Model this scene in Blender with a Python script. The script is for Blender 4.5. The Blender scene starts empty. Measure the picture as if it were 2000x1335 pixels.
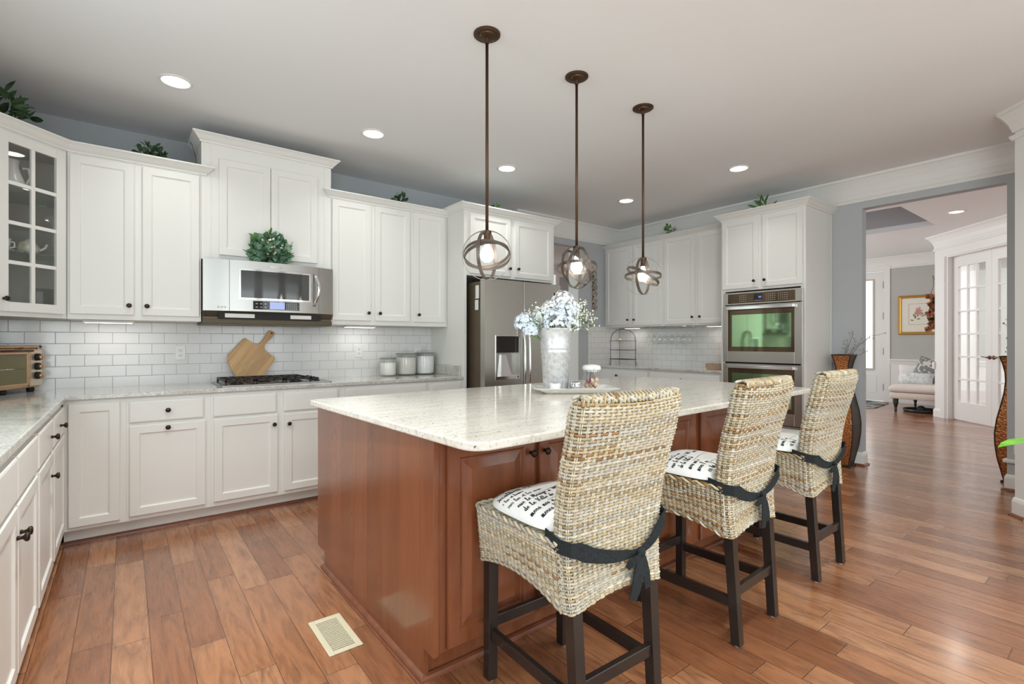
import bpy, math, random
from mathutils import Vector, Matrix
R = math.radians
rnd = random.Random(11)
sc = bpy.context.scene
C = sc.collection

# ------------------------------------------------------------------ camera, world, exposure
cam = bpy.data.objects.new('camera', bpy.data.cameras.new('camera'))
C.objects.link(cam)
cam.data.sensor_width = 36.0
cam.data.lens = 975.0 / 2000 * 36
cam.data.clip_start = 0.05
cam.location = (0, 0, 1.25)
cam.rotation_euler = (R(90), 0, R(-37.75))
sc.camera = cam

world = bpy.data.worlds.new('world')
sc.world = world
world.use_nodes = True
bg = world.node_tree.nodes['Background']
bg.inputs[0].default_value = (0.88, 0.985, 1.0, 1)
bg.inputs[1].default_value = 1.15

sc.view_settings.view_transform = 'Standard'
sc.view_settings.look = 'None'
sc.view_settings.exposure = 0.30
sc.view_settings.gamma = 1.0
sc.view_settings.use_curve_mapping = False
try:
    sc.cycles.max_bounces = 10
    sc.cycles.diffuse_bounces = 5
    sc.cycles.transparent_max_bounces = 16
    sc.cycles.caustics_reflective = False
    sc.cycles.caustics_refractive = False
    sc.cycles.sample_clamp_indirect = 4.0
    sc.cycles.use_denoising = True
except Exception:
    pass


def light(name, kind, loc, power, color=(1, 0.93, 0.84), size=0.12, rot=(0, 0, 0), parent=None, size_y=None, spread=None):
    d = bpy.data.lights.new(name, kind)
    d.energy = power
    d.color = color
    if kind == 'AREA':
        d.shape = 'DISK' if size_y is None else 'RECTANGLE'
        d.size = size
        if size_y:
            d.size_y = size_y
        if spread:
            d.spread = R(spread)
    elif kind == 'POINT':
        d.shadow_soft_size = size
    o = bpy.data.objects.new(name, d)
    C.objects.link(o)
    o.location = loc
    o.rotation_euler = rot
    if parent:
        o.parent = parent
    return o


# daylight through the three tall windows of the family room behind the camera and the sink window
for wx in (-0.1, 2.2, 4.5):
    light('window_daylight', 'AREA', (wx, -3.52, 1.25), 22, (0.87, 0.975, 1.0), 1.5, (R(90), 0, 0), None, 2.2)
light('sink_window_daylight', 'AREA', (-0.90, 2.2, 1.75), 17, (0.87, 0.98, 1.0), 1.5, (0, R(-90), 0), None, 1.0)
light('side_fill', 'AREA', (-0.90, -1.6, 1.6), 95, (0.87, 0.98, 1.0), 2.0, (0, R(-90), 0), None, 1.8)  # added fill from the left, brightens the ovens and right side
# added fill lamps without fixtures, over the part of the room behind and beside the camera
for wx, wy, pw, sp in ((0.25, 2.3, 12, 90), (1.55, 0.4, 13, 150), (3.3, 0.5, 13, 150), (0.2, -0.8, 13, 150), (2.4, -1.4, 13, 150), (4.3, -0.6, 13, 150)):
    light('ceiling_fill', 'AREA', (wx, wy, 2.89), pw, (0.90, 0.965, 0.92), 0.16, (0, 0, 0), None, None, sp)
light('study_fill', 'AREA', (11.3, 0.25, 2.95), 62, (0.98, 0.99, 1), 1.8, (0, 0, 0), None, 1.8)  # added overhead fill, brightens the study wall behind the french doors
light('foyer_fill', 'AREA', (9.0, 5.9, 1.8), 75, (0.98, 0.985, 1), 2.4, (R(-90), 0, 0), None, 2.0)  # added unseen fill that brightens the foyer


# ------------------------------------------------------------------ materials
def new_mat(name):
    m = bpy.data.materials.new(name)
    m.use_nodes = True
    nt = m.node_tree
    b = nt.nodes['Principled BSDF']
    return m, nt, b


def mat(name, color, rough=0.5, metal=0.0, spec=0.5, coat=0.0, emit=None, estr=0.0, trans=0.0, ior=1.45, aniso=0.0):
    m, nt, b = new_mat(name)
    b.inputs['Base Color'].default_value = (*color, 1)
    b.inputs['Roughness'].default_value = rough
    b.inputs['Metallic'].default_value = metal
    b.inputs['Specular IOR Level'].default_value = spec
    b.inputs['Coat Weight'].default_value = coat
    b.inputs['Coat Roughness'].default_value = 0.08
    b.inputs['IOR'].default_value = ior
    b.inputs['Transmission Weight'].default_value = trans
    b.inputs['Anisotropic'].default_value = aniso
    if emit:
        b.inputs['Emission Color'].default_value = (*emit, 1)
        b.inputs['Emission Strength'].default_value = estr
    return m


class NT:
    """small node helper"""
    def __init__(s, nt):
        s.nt = nt
        s.tc = None

    def n(s, t, ins=None, **props):
        nd = s.nt.nodes.new(t)
        for k, v in props.items():
            setattr(nd, k, v)
        for k, v in (ins or {}).items():
            if isinstance(v, bpy.types.NodeSocket):
                s.nt.links.new(v, nd.inputs[k])
            else:
                nd.inputs[k].default_value = v
        return nd

    def obj(s):
        if s.tc is None:
            s.tc = s.n('ShaderNodeTexCoord').outputs['Object']
        return s.tc

    def m(s, op, a, b=0.0, c=0.0):
        return s.n('ShaderNodeMath', {0: a, 1: b, 2: c}, operation=op).outputs[0]

    def xyz(s, v):
        o = s.n('ShaderNodeSeparateXYZ', {0: v}).outputs
        return o[0], o[1], o[2]

    def comb(s, x=0.0, y=0.0, z=0.0):
        return s.n('ShaderNodeCombineXYZ', {0: x, 1: y, 2: z}).outputs[0]

    def scale(s, v, sx, sy, sz):
        return s.n('ShaderNodeMapping', {0: v, 3: (sx, sy, sz)}).outputs[0]

    def noise(s, v, sc_, det=3.0, ro=0.55, dist=0.0):
        return s.n('ShaderNodeTexNoise', {'Vector': v, 'Scale': sc_, 'Detail': det, 'Roughness': ro, 'Distortion': dist}).outputs[0]

    def ramp(s, f, stops):
        r = s.n('ShaderNodeValToRGB', {0: f})
        e = r.color_ramp.elements
        e[0].position, e[0].color = stops[0][0], (*stops[0][1], 1)
        e[1].position, e[1].color = stops[-1][0], (*stops[-1][1], 1)
        for p, c in stops[1:-1]:
            k = e.new(p)
            k.color = (*c, 1)
        return r.outputs[0]

    def mix(s, f, a, b, blend='MIX'):
        nd = s.n('ShaderNodeMix', data_type='RGBA', blend_type=blend)
        for i, v in ((0, f), (6, a), (7, b)):
            if isinstance(v, bpy.types.NodeSocket):
                s.nt.links.new(v, nd.inputs[i])
            elif i == 0:
                nd.inputs[i].default_value = v
            else:
                nd.inputs[i].default_value = (*v, 1)
        return nd.outputs[2]

    def bump(s, h, strength=0.3, dist=0.01):
        return s.n('ShaderNodeBump', {'Height': h, 'Strength': strength, 'Distance': dist}).outputs[0]

    def link(s, a, b):
        s.nt.links.new(a, b)


def mat_floor():
    m, nt, b = new_mat('hickory_floor')
    k = NT(nt)
    x, y, z = k.xyz(k.obj())
    u = k.m('DIVIDE', k.m('ADD', x, 0.045), 0.127)
    ci = k.m('FLOOR', u)
    fx = k.m('FRACT', u)
    off = k.n('ShaderNodeTexWhiteNoise', {'W': ci}, noise_dimensions='1D').outputs[0]
    v = k.m('ADD', k.m('DIVIDE', y, 0.95), k.m('MULTIPLY', off, 7.3))
    ri = k.m('FLOOR', v)
    fy = k.m('FRACT', v)
    idv = k.comb(ci, ri, 0.0)
    rn = k.n('ShaderNodeTexWhiteNoise', {'Vector': idv}, noise_dimensions='3D').outputs[0]
    base = k.ramp(rn, [(0.0, (0.22, 0.074, 0.028)), (0.35, (0.32, 0.122, 0.050)), (0.7, (0.41, 0.178, 0.082)), (1.0, (0.50, 0.25, 0.13))])
    gp = k.n('ShaderNodeVectorMath', {0: k.scale(k.obj(), 11, 1.7, 1), 1: k.n('ShaderNodeVectorMath', {0: idv, 1: (3.7, 5.1, 0)}, operation='MULTIPLY').outputs[0]}, operation='ADD').outputs[0]
    g1 = k.noise(gp, 1.3, 5.0, 0.6, 2.6)
    g2 = k.noise(k.scale(k.obj(), 90, 3.0, 1), 1.0, 4.0, 0.6, 0.4)
    colr = k.mix(k.m('MULTIPLY', k.ramp_f(g1), 0.7), base, (0.085, 0.026, 0.011))
    colr = k.mix(k.m('MULTIPLY', k.m('SUBTRACT', g2, 0.35), 0.5), colr, (0.44, 0.23, 0.135))
    ex = k.m('MULTIPLY', k.m('MINIMUM', fx, k.m('SUBTRACT', 1.0, fx)), 0.127)
    ey = k.m('MULTIPLY', k.m('MINIMUM', fy, k.m('SUBTRACT', 1.0, fy)), 0.95)
    seam = k.m('LESS_THAN', k.m('MINIMUM', ex, ey), 0.0014)
    colr = k.mix(k.m('MULTIPLY', seam, 0.8), colr, (0.04, 0.015, 0.008))
    k.link(colr, b.inputs['Base Color'])
    groove = k.m('MINIMUM', k.m('MULTIPLY', k.m('MINIMUM', ex, ey), 250.0), 1.0)
    scr = k.noise(k.scale(k.obj(), 26, 1.6, 1), 1.0, 2.0)
    scr2 = k.noise(k.scale(k.obj(), 7, 2.5, 1), 1.0, 2.0)
    h = k.m('ADD', k.m('ADD', k.m('MULTIPLY', groove, 0.55), k.m('MULTIPLY', scr, 0.6)), k.m('MULTIPLY', scr2, 1.0))
    k.link(k.bump(h, 0.5, 0.004), b.inputs['Normal'])
    k.link(k.m('ADD', k.m('MULTIPLY', g2, 0.16), 0.20), b.inputs['Roughness'])
    b.inputs['Specular IOR Level'].default_value = 0.6
    b.inputs['Coat Weight'].default_value = 0.5
    b.inputs['Coat Roughness'].default_value = 0.16
    return m


def _rf(s, f):
    return s.n('ShaderNodeMapRange', {0: f, 1: 0.42, 2: 0.72, 3: 0.0, 4: 1.0}).outputs[0]


NT.ramp_f = _rf


def mat_granite(name, light_c, dark_c, streak):
    m, nt, b = new_mat(name)
    k = NT(nt)
    p = k.obj()
    n1 = k.noise(k.scale(p, *streak), 3.0, 6.0, 0.62, 0.8)
    n2 = k.noise(p, 70.0, 4.0, 0.6)
    n3 = k.noise(p, 28.0, 5.0, 0.65)
    c = k.ramp(n1, [(0.3, dark_c), (0.5, light_c), (0.75, tuple(min(1, v * 1.08) for v in light_c))])
    c = k.mix(k.m('MULTIPLY', k.m('GREATER_THAN', n2, 0.60), 0.45), c, (0.36, 0.34, 0.33))
    c = k.mix(k.m('MULTIPLY', k.m('LESS_THAN', n2, 0.40), 0.5), c, (0.86, 0.85, 0.82))
    vo = k.n('ShaderNodeTexVoronoi', {'Vector': p, 'Scale': 42.0}).outputs['Distance']
    sp = k.m('MULTIPLY', k.m('LESS_THAN', vo, 0.22), k.m('GREATER_THAN', n3, 0.58))
    c = k.mix(k.m('MULTIPLY', sp, 0.85), c, (0.05, 0.05, 0.055))
    k.link(c, b.inputs['Base Color'])
    b.inputs['Roughness'].default_value = 0.09
    b.inputs['Specular IOR Level'].default_value = 0.6
    return m


def mat_tile(name, axis, ox, oz):
    """white subway tile laid in running bond; axis 0 = wall along x, 1 = wall along y"""
    m, nt, b = new_mat(name)
    k = NT(nt)
    x, y, z = k.xyz(k.obj())
    vec = k.comb(k.m('SUBTRACT', (x, y)[axis], ox), k.m('SUBTRACT', z, oz), 0.0)
    br = k.n('ShaderNodeTexBrick', {'Vector': vec, 'Color1': (0.78, 0.765, 0.755, 1), 'Color2': (0.74, 0.73, 0.72, 1), 'Mortar': (0.42, 0.41, 0.40, 1),
                                   'Scale': 1.0, 'Mortar Size': 0.0016, 'Mortar Smooth': 0.1, 'Bias': 0.0, 'Brick Width': 0.1545, 'Row Height': 0.0797},
             offset=0.5, offset_frequency=2, squash=1.0)
    k.link(br.outputs['Color'], b.inputs['Base Color'])
    br2 = k.n('ShaderNodeTexBrick', {'Vector': vec, 'Scale': 1.0, 'Mortar Size': 0.004, 'Mortar Smooth': 1.0, 'Brick Width': 0.1545, 'Row Height': 0.0797},
              offset=0.5, offset_frequency=2)
    wav = k.noise(k.obj(), 9.0, 1.0)
    h = k.m('ADD', k.m('MULTIPLY', br2.outputs['Fac'], -1.0), k.m('MULTIPLY', wav, 0.5))
    k.link(k.bump(h, 0.35, 0.002), b.inputs['Normal'])
    k.link(k.m('ADD', k.m('MULTIPLY', br.outputs['Fac'], 0.5), 0.12), b.inputs['Roughness'])
    return m


def mat_wood(name, dark, light_c, axis='z', scale=1.0, rough=0.3, coat=0.3, strips=None):
    m, nt, b = new_mat(name)
    k = NT(nt)
    p = k.obj()
    s = {'z': (7, 7, 0.7), 'x': (0.7, 7, 7), 'y': (7, 0.7, 7)}[axis]
    n1 = k.noise(k.scale(p, *[q * scale for q in s]), 1.6, 5.0, 0.6, 0.8)
    n2 = k.noise(k.scale(p, *[q * scale * 9 for q in s]), 1.0, 3.0, 0.6)
    c = k.ramp(k.m('ADD', k.m('MULTIPLY', n1, 0.75), k.m('MULTIPLY', n2, 0.25)), [(0.3, dark), (0.7, light_c)])
    if strips:
        ax, w = strips
        xyz = k.xyz(p)
        idn = k.n('ShaderNodeTexWhiteNoise', {'W': k.m('FLOOR', k.m('DIVIDE', xyz[ax], w))}, noise_dimensions='1D').outputs[0]
        c = k.mix(1.0, c, k.ramp(idn, [(0.0, (0.70, 0.68, 0.66)), (1.0, (1.0, 1.0, 1.0))]), 'MULTIPLY')
    k.link(c, b.inputs['Base Color'])
    b.inputs['Roughness'].default_value = rough
    b.inputs['Coat Weight'].default_value = coat
    b.inputs['Coat Roughness'].default_value = 0.15
    return m


def mat_steel(name, color=(0.62, 0.61, 0.59), rough=0.24, axis='x'):
    m, nt, b = new_mat(name)
    k = NT(nt)
    s = {'x': (2, 300, 300), 'z': (300, 300, 2), 'y': (300, 2, 300)}[axis]
    n1 = k.noise(k.scale(k.obj(), *s), 1.0, 2.0)
    b.inputs['Base Color'].default_value = (*color, 1)
    b.inputs['Metallic'].default_value = 1.0
    k.link(k.m('ADD', k.m('MULTIPLY', n1, 0.06), rough - 0.03), b.inputs['Roughness'])
    return m


def mat_glass(name, tint=(1, 1, 1), f0=0.06, edge=0.45):
    m = bpy.data.materials.new(name)
    m.use_nodes = True
    nt = m.node_tree
    nt.nodes.clear()
    k = NT(nt)
    fr = k.n('ShaderNodeLayerWeight', {0: 0.25})
    fac = k.m('ADD', k.m('MULTIPLY', fr.outputs['Facing'], edge), f0)
    tr = k.n('ShaderNodeBsdfTransparent', {0: (*tint, 1)})
    gl = k.n('ShaderNodeBsdfGlossy', {'Color': (1, 1, 1, 1), 'Roughness': 0.02})
    mx = k.n('ShaderNodeMixShader', {0: fac})
    nt.links.new(tr.outputs[0], mx.inputs[1])
    nt.links.new(gl.outputs[0], mx.inputs[2])
    out = k.n('ShaderNodeOutputMaterial')
    nt.links.new(mx.outputs[0], out.inputs[0])
    return m


def mat_noisy(name, c1, c2, scale=8.0, rough=0.6, metal=0.0, bump=0.0, det=4.0, lo=0.35, hi=0.65, voro=False, bdist=0.004, spec=0.5):
    m, nt, b = new_mat(name)
    k = NT(nt)
    if voro:
        f = k.n('ShaderNodeTexVoronoi', {'Vector': k.obj(), 'Scale': scale}).outputs['Distance']
    else:
        f = k.noise(k.obj(), scale, det)
    k.link(k.ramp(f, [(lo, c1), (hi, c2)]), b.inputs['Base Color'])
    b.inputs['Roughness'].default_value = rough
    b.inputs['Metallic'].default_value = metal
    b.inputs['Specular IOR Level'].default_value = spec
    if bump:
        k.link(k.bump(f, bump, bdist), b.inputs['Normal'])
    return m


def mat_attr(name, rough=0.6, mult=(1, 1, 1), nscale=60.0):
    """colour varies strand by strand (colour attribute 'tint')"""
    m, nt, b = new_mat(name)
    k = NT(nt)
    a = k.n('ShaderNodeAttribute', attribute_name='tint').outputs['Color']
    n1 = k.noise(k.obj(), nscale, 3.0)
    c = k.mix(1.0, a, k.ramp(n1, [(0.3, (0.72, 0.70, 0.66)), (0.7, (1.08, 1.06, 1.02))]), 'MULTIPLY')
    k.link(c, b.inputs['Base Color'])
    b.inputs['Roughness'].default_value = rough
    return m


WHITE = mat('cabinet_white', (0.785, 0.775, 0.745), 0.38, spec=0.45)
TRIMW = mat('trim_white', (0.82, 0.81, 0.785), 0.4)
CEILM = mat('ceiling_paint', (0.83, 0.84, 0.85), 0.9, spec=0.1)
WALLM = mat('wall_grey_blue', (0.48, 0.50, 0.52), 0.85, spec=0.15)
FOYM = mat('wall_foyer_grey', (0.50, 0.50, 0.47), 0.85, spec=0.15)
FLOORM = mat_floor()
GRAN_I = mat_granite('granite_island', (0.78, 0.725, 0.655), (0.63, 0.58, 0.51), (1.2, 9.0, 9.0))
GRAN_B = mat_granite('granite_counter', (0.55, 0.535, 0.50), (0.36, 0.35, 0.34), (3.0, 3.0, 3.0))
TILE_B = mat_tile('subway_tile_back', 0, -0.2285 - 0.1545 * 4, 1.318 - 0.0797 * 14)
TILE_R = mat_tile('subway_tile_right', 1, 0.03, 1.318 - 0.0797 * 14)
CHERRY = mat_wood('cherry_wood', (0.16, 0.046, 0.018), (0.28, 0.092, 0.038), 'z', 1.0, 0.3, 0.35)
CHERRYP = mat_wood('cherry_panel', (0.215, 0.066, 0.026), (0.295, 0.101, 0.042), 'z', 0.7, 0.27, 0.5, (1, 0.17))
SHOEM = mat_wood('shoe_moulding_wood', (0.12, 0.035, 0.016), (0.25, 0.085, 0.04), 'x', 1.0, 0.35, 0.3)
BAMBOO = mat_wood('bamboo', (0.62, 0.34, 0.13), (0.82, 0.53, 0.25), 'z', 3.0, 0.5, 0.1, (0, 0.028))
LEGM = mat('stool_black_wood', (0.018, 0.013, 0.011), 0.32, coat=0.3)
BRONZE = mat('oil_rubbed_bronze', (0.045, 0.032, 0.024), 0.38, 0.8)
PENDM = mat('pendant_bronze', (0.10, 0.058, 0.036), 0.42, 0.75)
RINGM = mat('pendant_ring', (0.16, 0.135, 0.115), 0.35, 0.75)
STEEL = mat_steel('stainless_horizontal', (0.44, 0.43, 0.41), 0.36, axis='x')
STEELO = mat_steel('oven_stainless', (0.62, 0.59, 0.55), 0.30, 'y')
STEELZ = mat_steel('stainless_vertical', (0.52, 0.505, 0.47), 0.30, 'z')
CHROME = mat('chrome', (0.8, 0.8, 0.8), 0.12, 1.0)
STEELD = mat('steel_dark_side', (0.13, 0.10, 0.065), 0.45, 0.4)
BLACKG = mat('black_glass', (0.014, 0.011, 0.010), 0.06)
MWG = mat('microwave_glass', (0.06, 0.06, 0.058), 0.07, spec=0.8)
OVENG = mat('oven_coated_glass', (0.30, 0.46, 0.26), 0.05, 0.85)
OVENB = mat('oven_glass_border', (0.11, 0.075, 0.045), 0.07, 0.5)
BLACK = mat('matte_black', (0.012, 0.012, 0.012), 0.6)
IRON = mat('cast_iron', (0.028, 0.024, 0.022), 0.5, 0.3)
DISPL = mat('lcd_blue', (0.25, 0.3, 0.5), 0.3, emit=(0.42, 0.5, 0.85), estr=0.4)
DISPO = mat('oven_clock', (0.01, 0.01, 0.03), 0.3, emit=(0.15, 0.2, 0.9), estr=1.2)
KEYM = mat('key_print', (0.6, 0.58, 0.54), 0.5)
GLASS = mat_glass('clear_glass', (1, 1, 1), 0.03, 0.25)
GLASSJ = mat_glass('jar_glass', (0.985, 0.99, 0.985), 0.02, 0.22)
GSHELF = mat_glass('shelf_glass', (0.75, 0.85, 0.80), 0.10)
CERAM = mat('white_ceramic', (0.84, 0.83, 0.81), 0.16)
PLASTIC = mat('white_plastic', (0.82, 0.815, 0.79), 0.35)
LAMP = mat('downlight_glow', (1, 1, 1), 0.5, emit=(1, 0.97, 0.92), estr=9.0)
BULB = mat('bulb_glow', (1, 1, 1), 0.5, emit=(1, 0.95, 0.86), estr=14.0)
STRIP = mat('strip_glow', (1, 1, 1), 0.5, emit=(1, 0.95, 0.88), estr=2.6)
WICK = mat_attr('wicker', 0.55)
WCORE = mat('wicker_core', (0.085, 0.055, 0.030), 0.8)
FABRIC = mat_noisy('cushion_linen', (0.74, 0.735, 0.71), (0.84, 0.835, 0.82), 300.0, 0.9, bump=0.15, spec=0.1)
INK = mat('script_ink', (0.025, 0.03, 0.04), 0.9, spec=0.1)
RIBBON = mat_noisy('black_ribbon', (0.012, 0.015, 0.017), (0.026, 0.030, 0.032), 220.0, 0.85, spec=0.2)
LEAFD = mat_noisy('leaf_dark', (0.012, 0.035, 0.012), (0.05, 0.11, 0.03), 25.0, 0.5)
LEAFE = mat_noisy('leaf_eucalyptus', (0.055, 0.15, 0.085), (0.22, 0.36, 0.25), 22.0, 0.6)
LEAFG = mat_noisy('leaf_green', (0.04, 0.12, 0.025), (0.14, 0.27, 0.07), 22.0, 0.55)
LEAFB = mat_noisy('leaf_bright', (0.10, 0.35, 0.02), (0.22, 0.55, 0.05), 14.0, 0.4)
PETALW = mat_noisy('petal_white', (0.80, 0.82, 0.84), (0.90, 0.90, 0.90), 30.0, 0.7)
PETALB = mat_noisy('petal_blue', (0.66, 0.75, 0.86), (0.88, 0.91, 0.95), 40.0, 0.7)
BUDM = mat('bud_cream', (0.85, 0.85, 0.72), 0.6)
GALV = mat_noisy('galvanised_zinc', (0.58, 0.59, 0.61), (0.80, 0.81, 0.82), 45.0, 0.48, 0.7, det=5.0)
URNM = mat_noisy('hammered_bronze', (0.03, 0.010, 0.005), (0.50, 0.19, 0.065), 62.0, 0.3, 0.7, bump=0.9, voro=True, lo=0.02, hi=0.5, bdist=0.006)
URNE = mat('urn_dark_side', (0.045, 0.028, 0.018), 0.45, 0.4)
TWIGM = mat('twig_bark', (0.22, 0.18, 0.13), 0.8)
COPPER = mat('toaster_copper', (0.62, 0.40, 0.25), 0.22, 1.0)
TOASTG = mat('toaster_glass', (0.13, 0.11, 0.035), 0.06, 0.0, 0.9)
POTM = mat('terracotta_pot', (0.30, 0.16, 0.09), 0.8)
GOLD = mat('gilt_frame', (0.55, 0.31, 0.07), 0.35, 0.75)
PAPER = mat('art_paper', (0.80, 0.77, 0.68), 0.9)
PINKM = mat('print_pink', (0.62, 0.32, 0.30), 0.9)
OLIVE = mat('print_olive', (0.20, 0.22, 0.10), 0.9)
DRIED = mat_noisy('dried_rose', (0.24, 0.08, 0.035), (0.62, 0.30, 0.16), 40.0, 0.85)
UPH = mat_noisy('cream_upholstery', (0.66, 0.59, 0.54), (0.74, 0.68, 0.62), 120.0, 0.9, spec=0.1)
PILG = mat_noisy('pillow_grey_medallion', (0.24, 0.245, 0.24), (0.66, 0.65, 0.60), 16.0, 0.9, voro=True, lo=0.62, hi=0.70, spec=0.1)
PILS = mat_noisy('pillow_streaked', (0.50, 0.53, 0.53), (0.76, 0.77, 0.75), 26.0, 0.9, spec=0.1)
PILW = mat('pillow_white', (0.76, 0.73, 0.70), 0.9, spec=0.1)
RUGM = mat_noisy('rug_pattern', (0.06, 0.075, 0.10), (0.44, 0.42, 0.38), 5.0, 0.95, lo=0.42, hi=0.58, spec=0.05)
VENTM = mat('vent_cream', (0.66, 0.60, 0.44), 0.45)
BASK = mat_noisy('basket_weave', (0.22, 0.11, 0.06), (0.55, 0.38, 0.26), 120.0, 0.8, voro=True, lo=0.1, hi=0.6)
SHELLP = mat_noisy('shell_pink', (0.62, 0.34, 0.22), (0.80, 0.62, 0.46), 35.0, 0.6)
MAROON = mat('potpourri_maroon', (0.20, 0.035, 0.06), 0.8)
FLOUR = mat('flour', (0.86, 0.85, 0.80), 0.95, spec=0.05)
OATS = mat_noisy('oats', (0.66, 0.62, 0.58), (0.80, 0.77, 0.73), 180.0, 0.95, spec=0.05)
SUGAR = mat('sugar', (0.88, 0.87, 0.87), 0.95, spec=0.05)
SILVERS = mat_noisy('mercury_glass', (0.42, 0.42, 0.44), (0.88, 0.88, 0.88), 70.0, 0.15, 0.8)
SHADEW = mat('daylit_blind', (0.8, 0.8, 0.78), 0.8, emit=(1, 1, 0.97), estr=0.75)
DAYGL = mat('daylit_pane', (0.85, 0.87, 0.88), 0.3, emit=(0.97, 1.0, 1.0), estr=0.42)
SHELLG = mat_noisy('carved_rosette', (0.20, 0.16, 0.13), (0.52, 0.46, 0.39), 30.0, 0.8)
BLUEM = mat('blue_curtain', (0.03, 0.22, 0.55), 0.8)
PALEG = mat('pale_green_paint', (0.55, 0.66, 0.55), 0.6)
NICKEL = mat('dark_brass', (0.25, 0.14, 0.07), 0.35, 0.8)


# ------------------------------------------------------------------ mesh builder
class MB:
    def __init__(s):
        s.v, s.f, s.mi, s.tint = [], [], [], []
        s.m = 0
        s.t = None

    def face(s, ids):
        s.f.append(ids)
        s.mi.append(s.m)
        s.tint.append(s.t)

    def quad(s, *pts):
        b = len(s.v)
        s.v += [tuple(p) for p in pts]
        s.face(list(range(b, b + len(pts))))

    def box(s, x0, x1, y0, y1, z0, z1):
        b = len(s.v)
        s.v += [(x, y, z) for z in (z0, z1) for y in (y0, y1) for x in (x0, x1)]
        for q in ((0, 2, 3, 1), (4, 5, 7, 6), (0, 1, 5, 4), (2, 6, 7, 3), (0, 4, 6, 2), (1, 3, 7, 5)):
            s.face([b + i for i in q])
        return s

    def rings(s, rings, close=True, cap0=True, cap1=True):
        """skin a list of rings of equal length"""
        n = len(rings[0])
        b = len(s.v)
        for r in rings:
            s.v += [tuple(p) for p in r]
        for i in range(len(rings) - 1):
            for j in range(n if close else n - 1):
                a, c = b + i * n + j, b + i * n + (j + 1) % n
                s.face([a, c, c + n, a + n])
        if cap0:
            s.face([b + j for j in range(n)][::-1])
        if cap1:
            s.face([b + (len(rings) - 1) * n + j for j in range(n)])
        return s

    def lathe(s, prof, cx=0, cy=0, cz=0, n=24, axis='z', cap=True):
        rs = []
        for r, h in prof:
            ring = []
            for j in range(n):
                a = 2 * math.pi * j / n
                p, q = r * math.cos(a), r * math.sin(a)
                ring.append({'z': (cx + p, cy + q, cz + h), 'y': (cx + p, cy + h, cz - q), 'x': (cx + h, cy + p, cz + q)}[axis])
            rs.append(ring)
        return s.rings(rs, True, cap, cap)

    def tube(s, pts, r, n=8, closed=False, cap=True, flat=None):
        """round tube along a polyline; r number or list; flat=(w,t,upvec) for a ribbon section"""
        P = [Vector(p) for p in pts]
        m = len(P)
        rs = []
        up = Vector((0, 0, 1))
        prev = None
        for i in range(m):
            if closed:
                d = P[(i + 1) % m] - P[i - 1]
            else:
                d = P[min(i + 1, m - 1)] - P[max(i - 1, 0)]
            if d.length < 1e-9:
                d = Vector((0, 0, 1))
            d.normalize()
            if prev is None:
                a = d.cross(up)
                if a.length < 1e-3:
                    a = d.cross(Vector((1, 0, 0)))
                a.normalize()
            else:
                a = prev - d * prev.dot(d)
                if a.length < 1e-6:
                    a = d.cross(up)
                a.normalize()
            prev = a
            c = d.cross(a)
            rr = r[i] if isinstance(r, (list, tuple)) else r
            rs.append([P[i] + (a * math.cos(2 * math.pi * j / n) + c * math.sin(2 * math.pi * j / n)) * rr for j in range(n)])
        if closed:
            rs.append(rs[0])
            return s.rings(rs, True, False, False)
        return s.rings(rs, True, cap, cap)

    def prism(s, poly, z0, z1, ch=0.0):
        """vertical prism of a plan polygon (ccw), ch = small rounded edge"""
        if ch:
            cx = sum(p[0] for p in poly) / len(poly)
            cy = sum(p[1] for p in poly) / len(poly)

            def ins(d):
                out = []
                n = len(poly)
                for i in range(n):
                    p0, p1, p2 = Vector(poly[i - 1]), Vector(poly[i]), Vector(poly[(i + 1) % n])
                    e0, e1 = (p1 - p0).normalized(), (p2 - p1).normalized()
                    n0, n1 = Vector((-e0.y, e0.x)), Vector((-e1.y, e1.x))
                    bis = (n0 + n1)
                    bis = bis / max(0.3, bis.length_squared) * 2 * d
                    out.append(p1 + bis)
                return out
            levels = [(ch, z0), (ch * 0.3, z0 + ch * 0.3), (0, z0 + ch), (0, z1 - ch), (ch * 0.3, z1 - ch * 0.3), (ch, z1)]
            return s.rings([[(p[0], p[1], z) for p in ins(d)] for d, z in levels])
        return s.rings([[(p[0], p[1], z) for p in poly] for z in (z0, z1)])

    def panel(s, x0, x1, z0, z1, steps, back=True):
        """concentric stepped rectangle facing -y; steps = [(inset, y)...]"""
        rs = [[(x0 + i, y, z0 + i), (x1 - i, y, z0 + i), (x1 - i, y, z1 - i), (x0 + i, y, z1 - i)] for i, y in steps]
        return s.rings(rs, True, back, True)

    def sweep(s, prof, path, closed=False):
        """profile [(outward, z)] swept along a plan path; outward = right-hand side of travel"""
        P = [Vector((p[0], p[1])) for p in path]
        n = len(P)
        rs = []
        for i in range(n):
            if closed or 0 < i < n - 1:
                d0 = (P[i] - P[i - 1]).normalized()
                d1 = (P[(i + 1) % n] - P[i]).normalized()
            elif i == 0:
                d0 = d1 = (P[1] - P[0]).normalized()
            else:
                d0 = d1 = (P[-1] - P[-2]).normalized()
            n0, n1 = Vector((d0.y, -d0.x)), Vector((d1.y, -d1.x))
            b = n0 + n1
            b = b * (2.0 / b.length_squared)
            rs.append([(P[i].x + b.x * o, P[i].y + b.y * o, z) for o, z in prof])
        if closed:
            rs.append(rs[0])
        return s.rings(rs, True, not closed, not closed)

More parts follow.
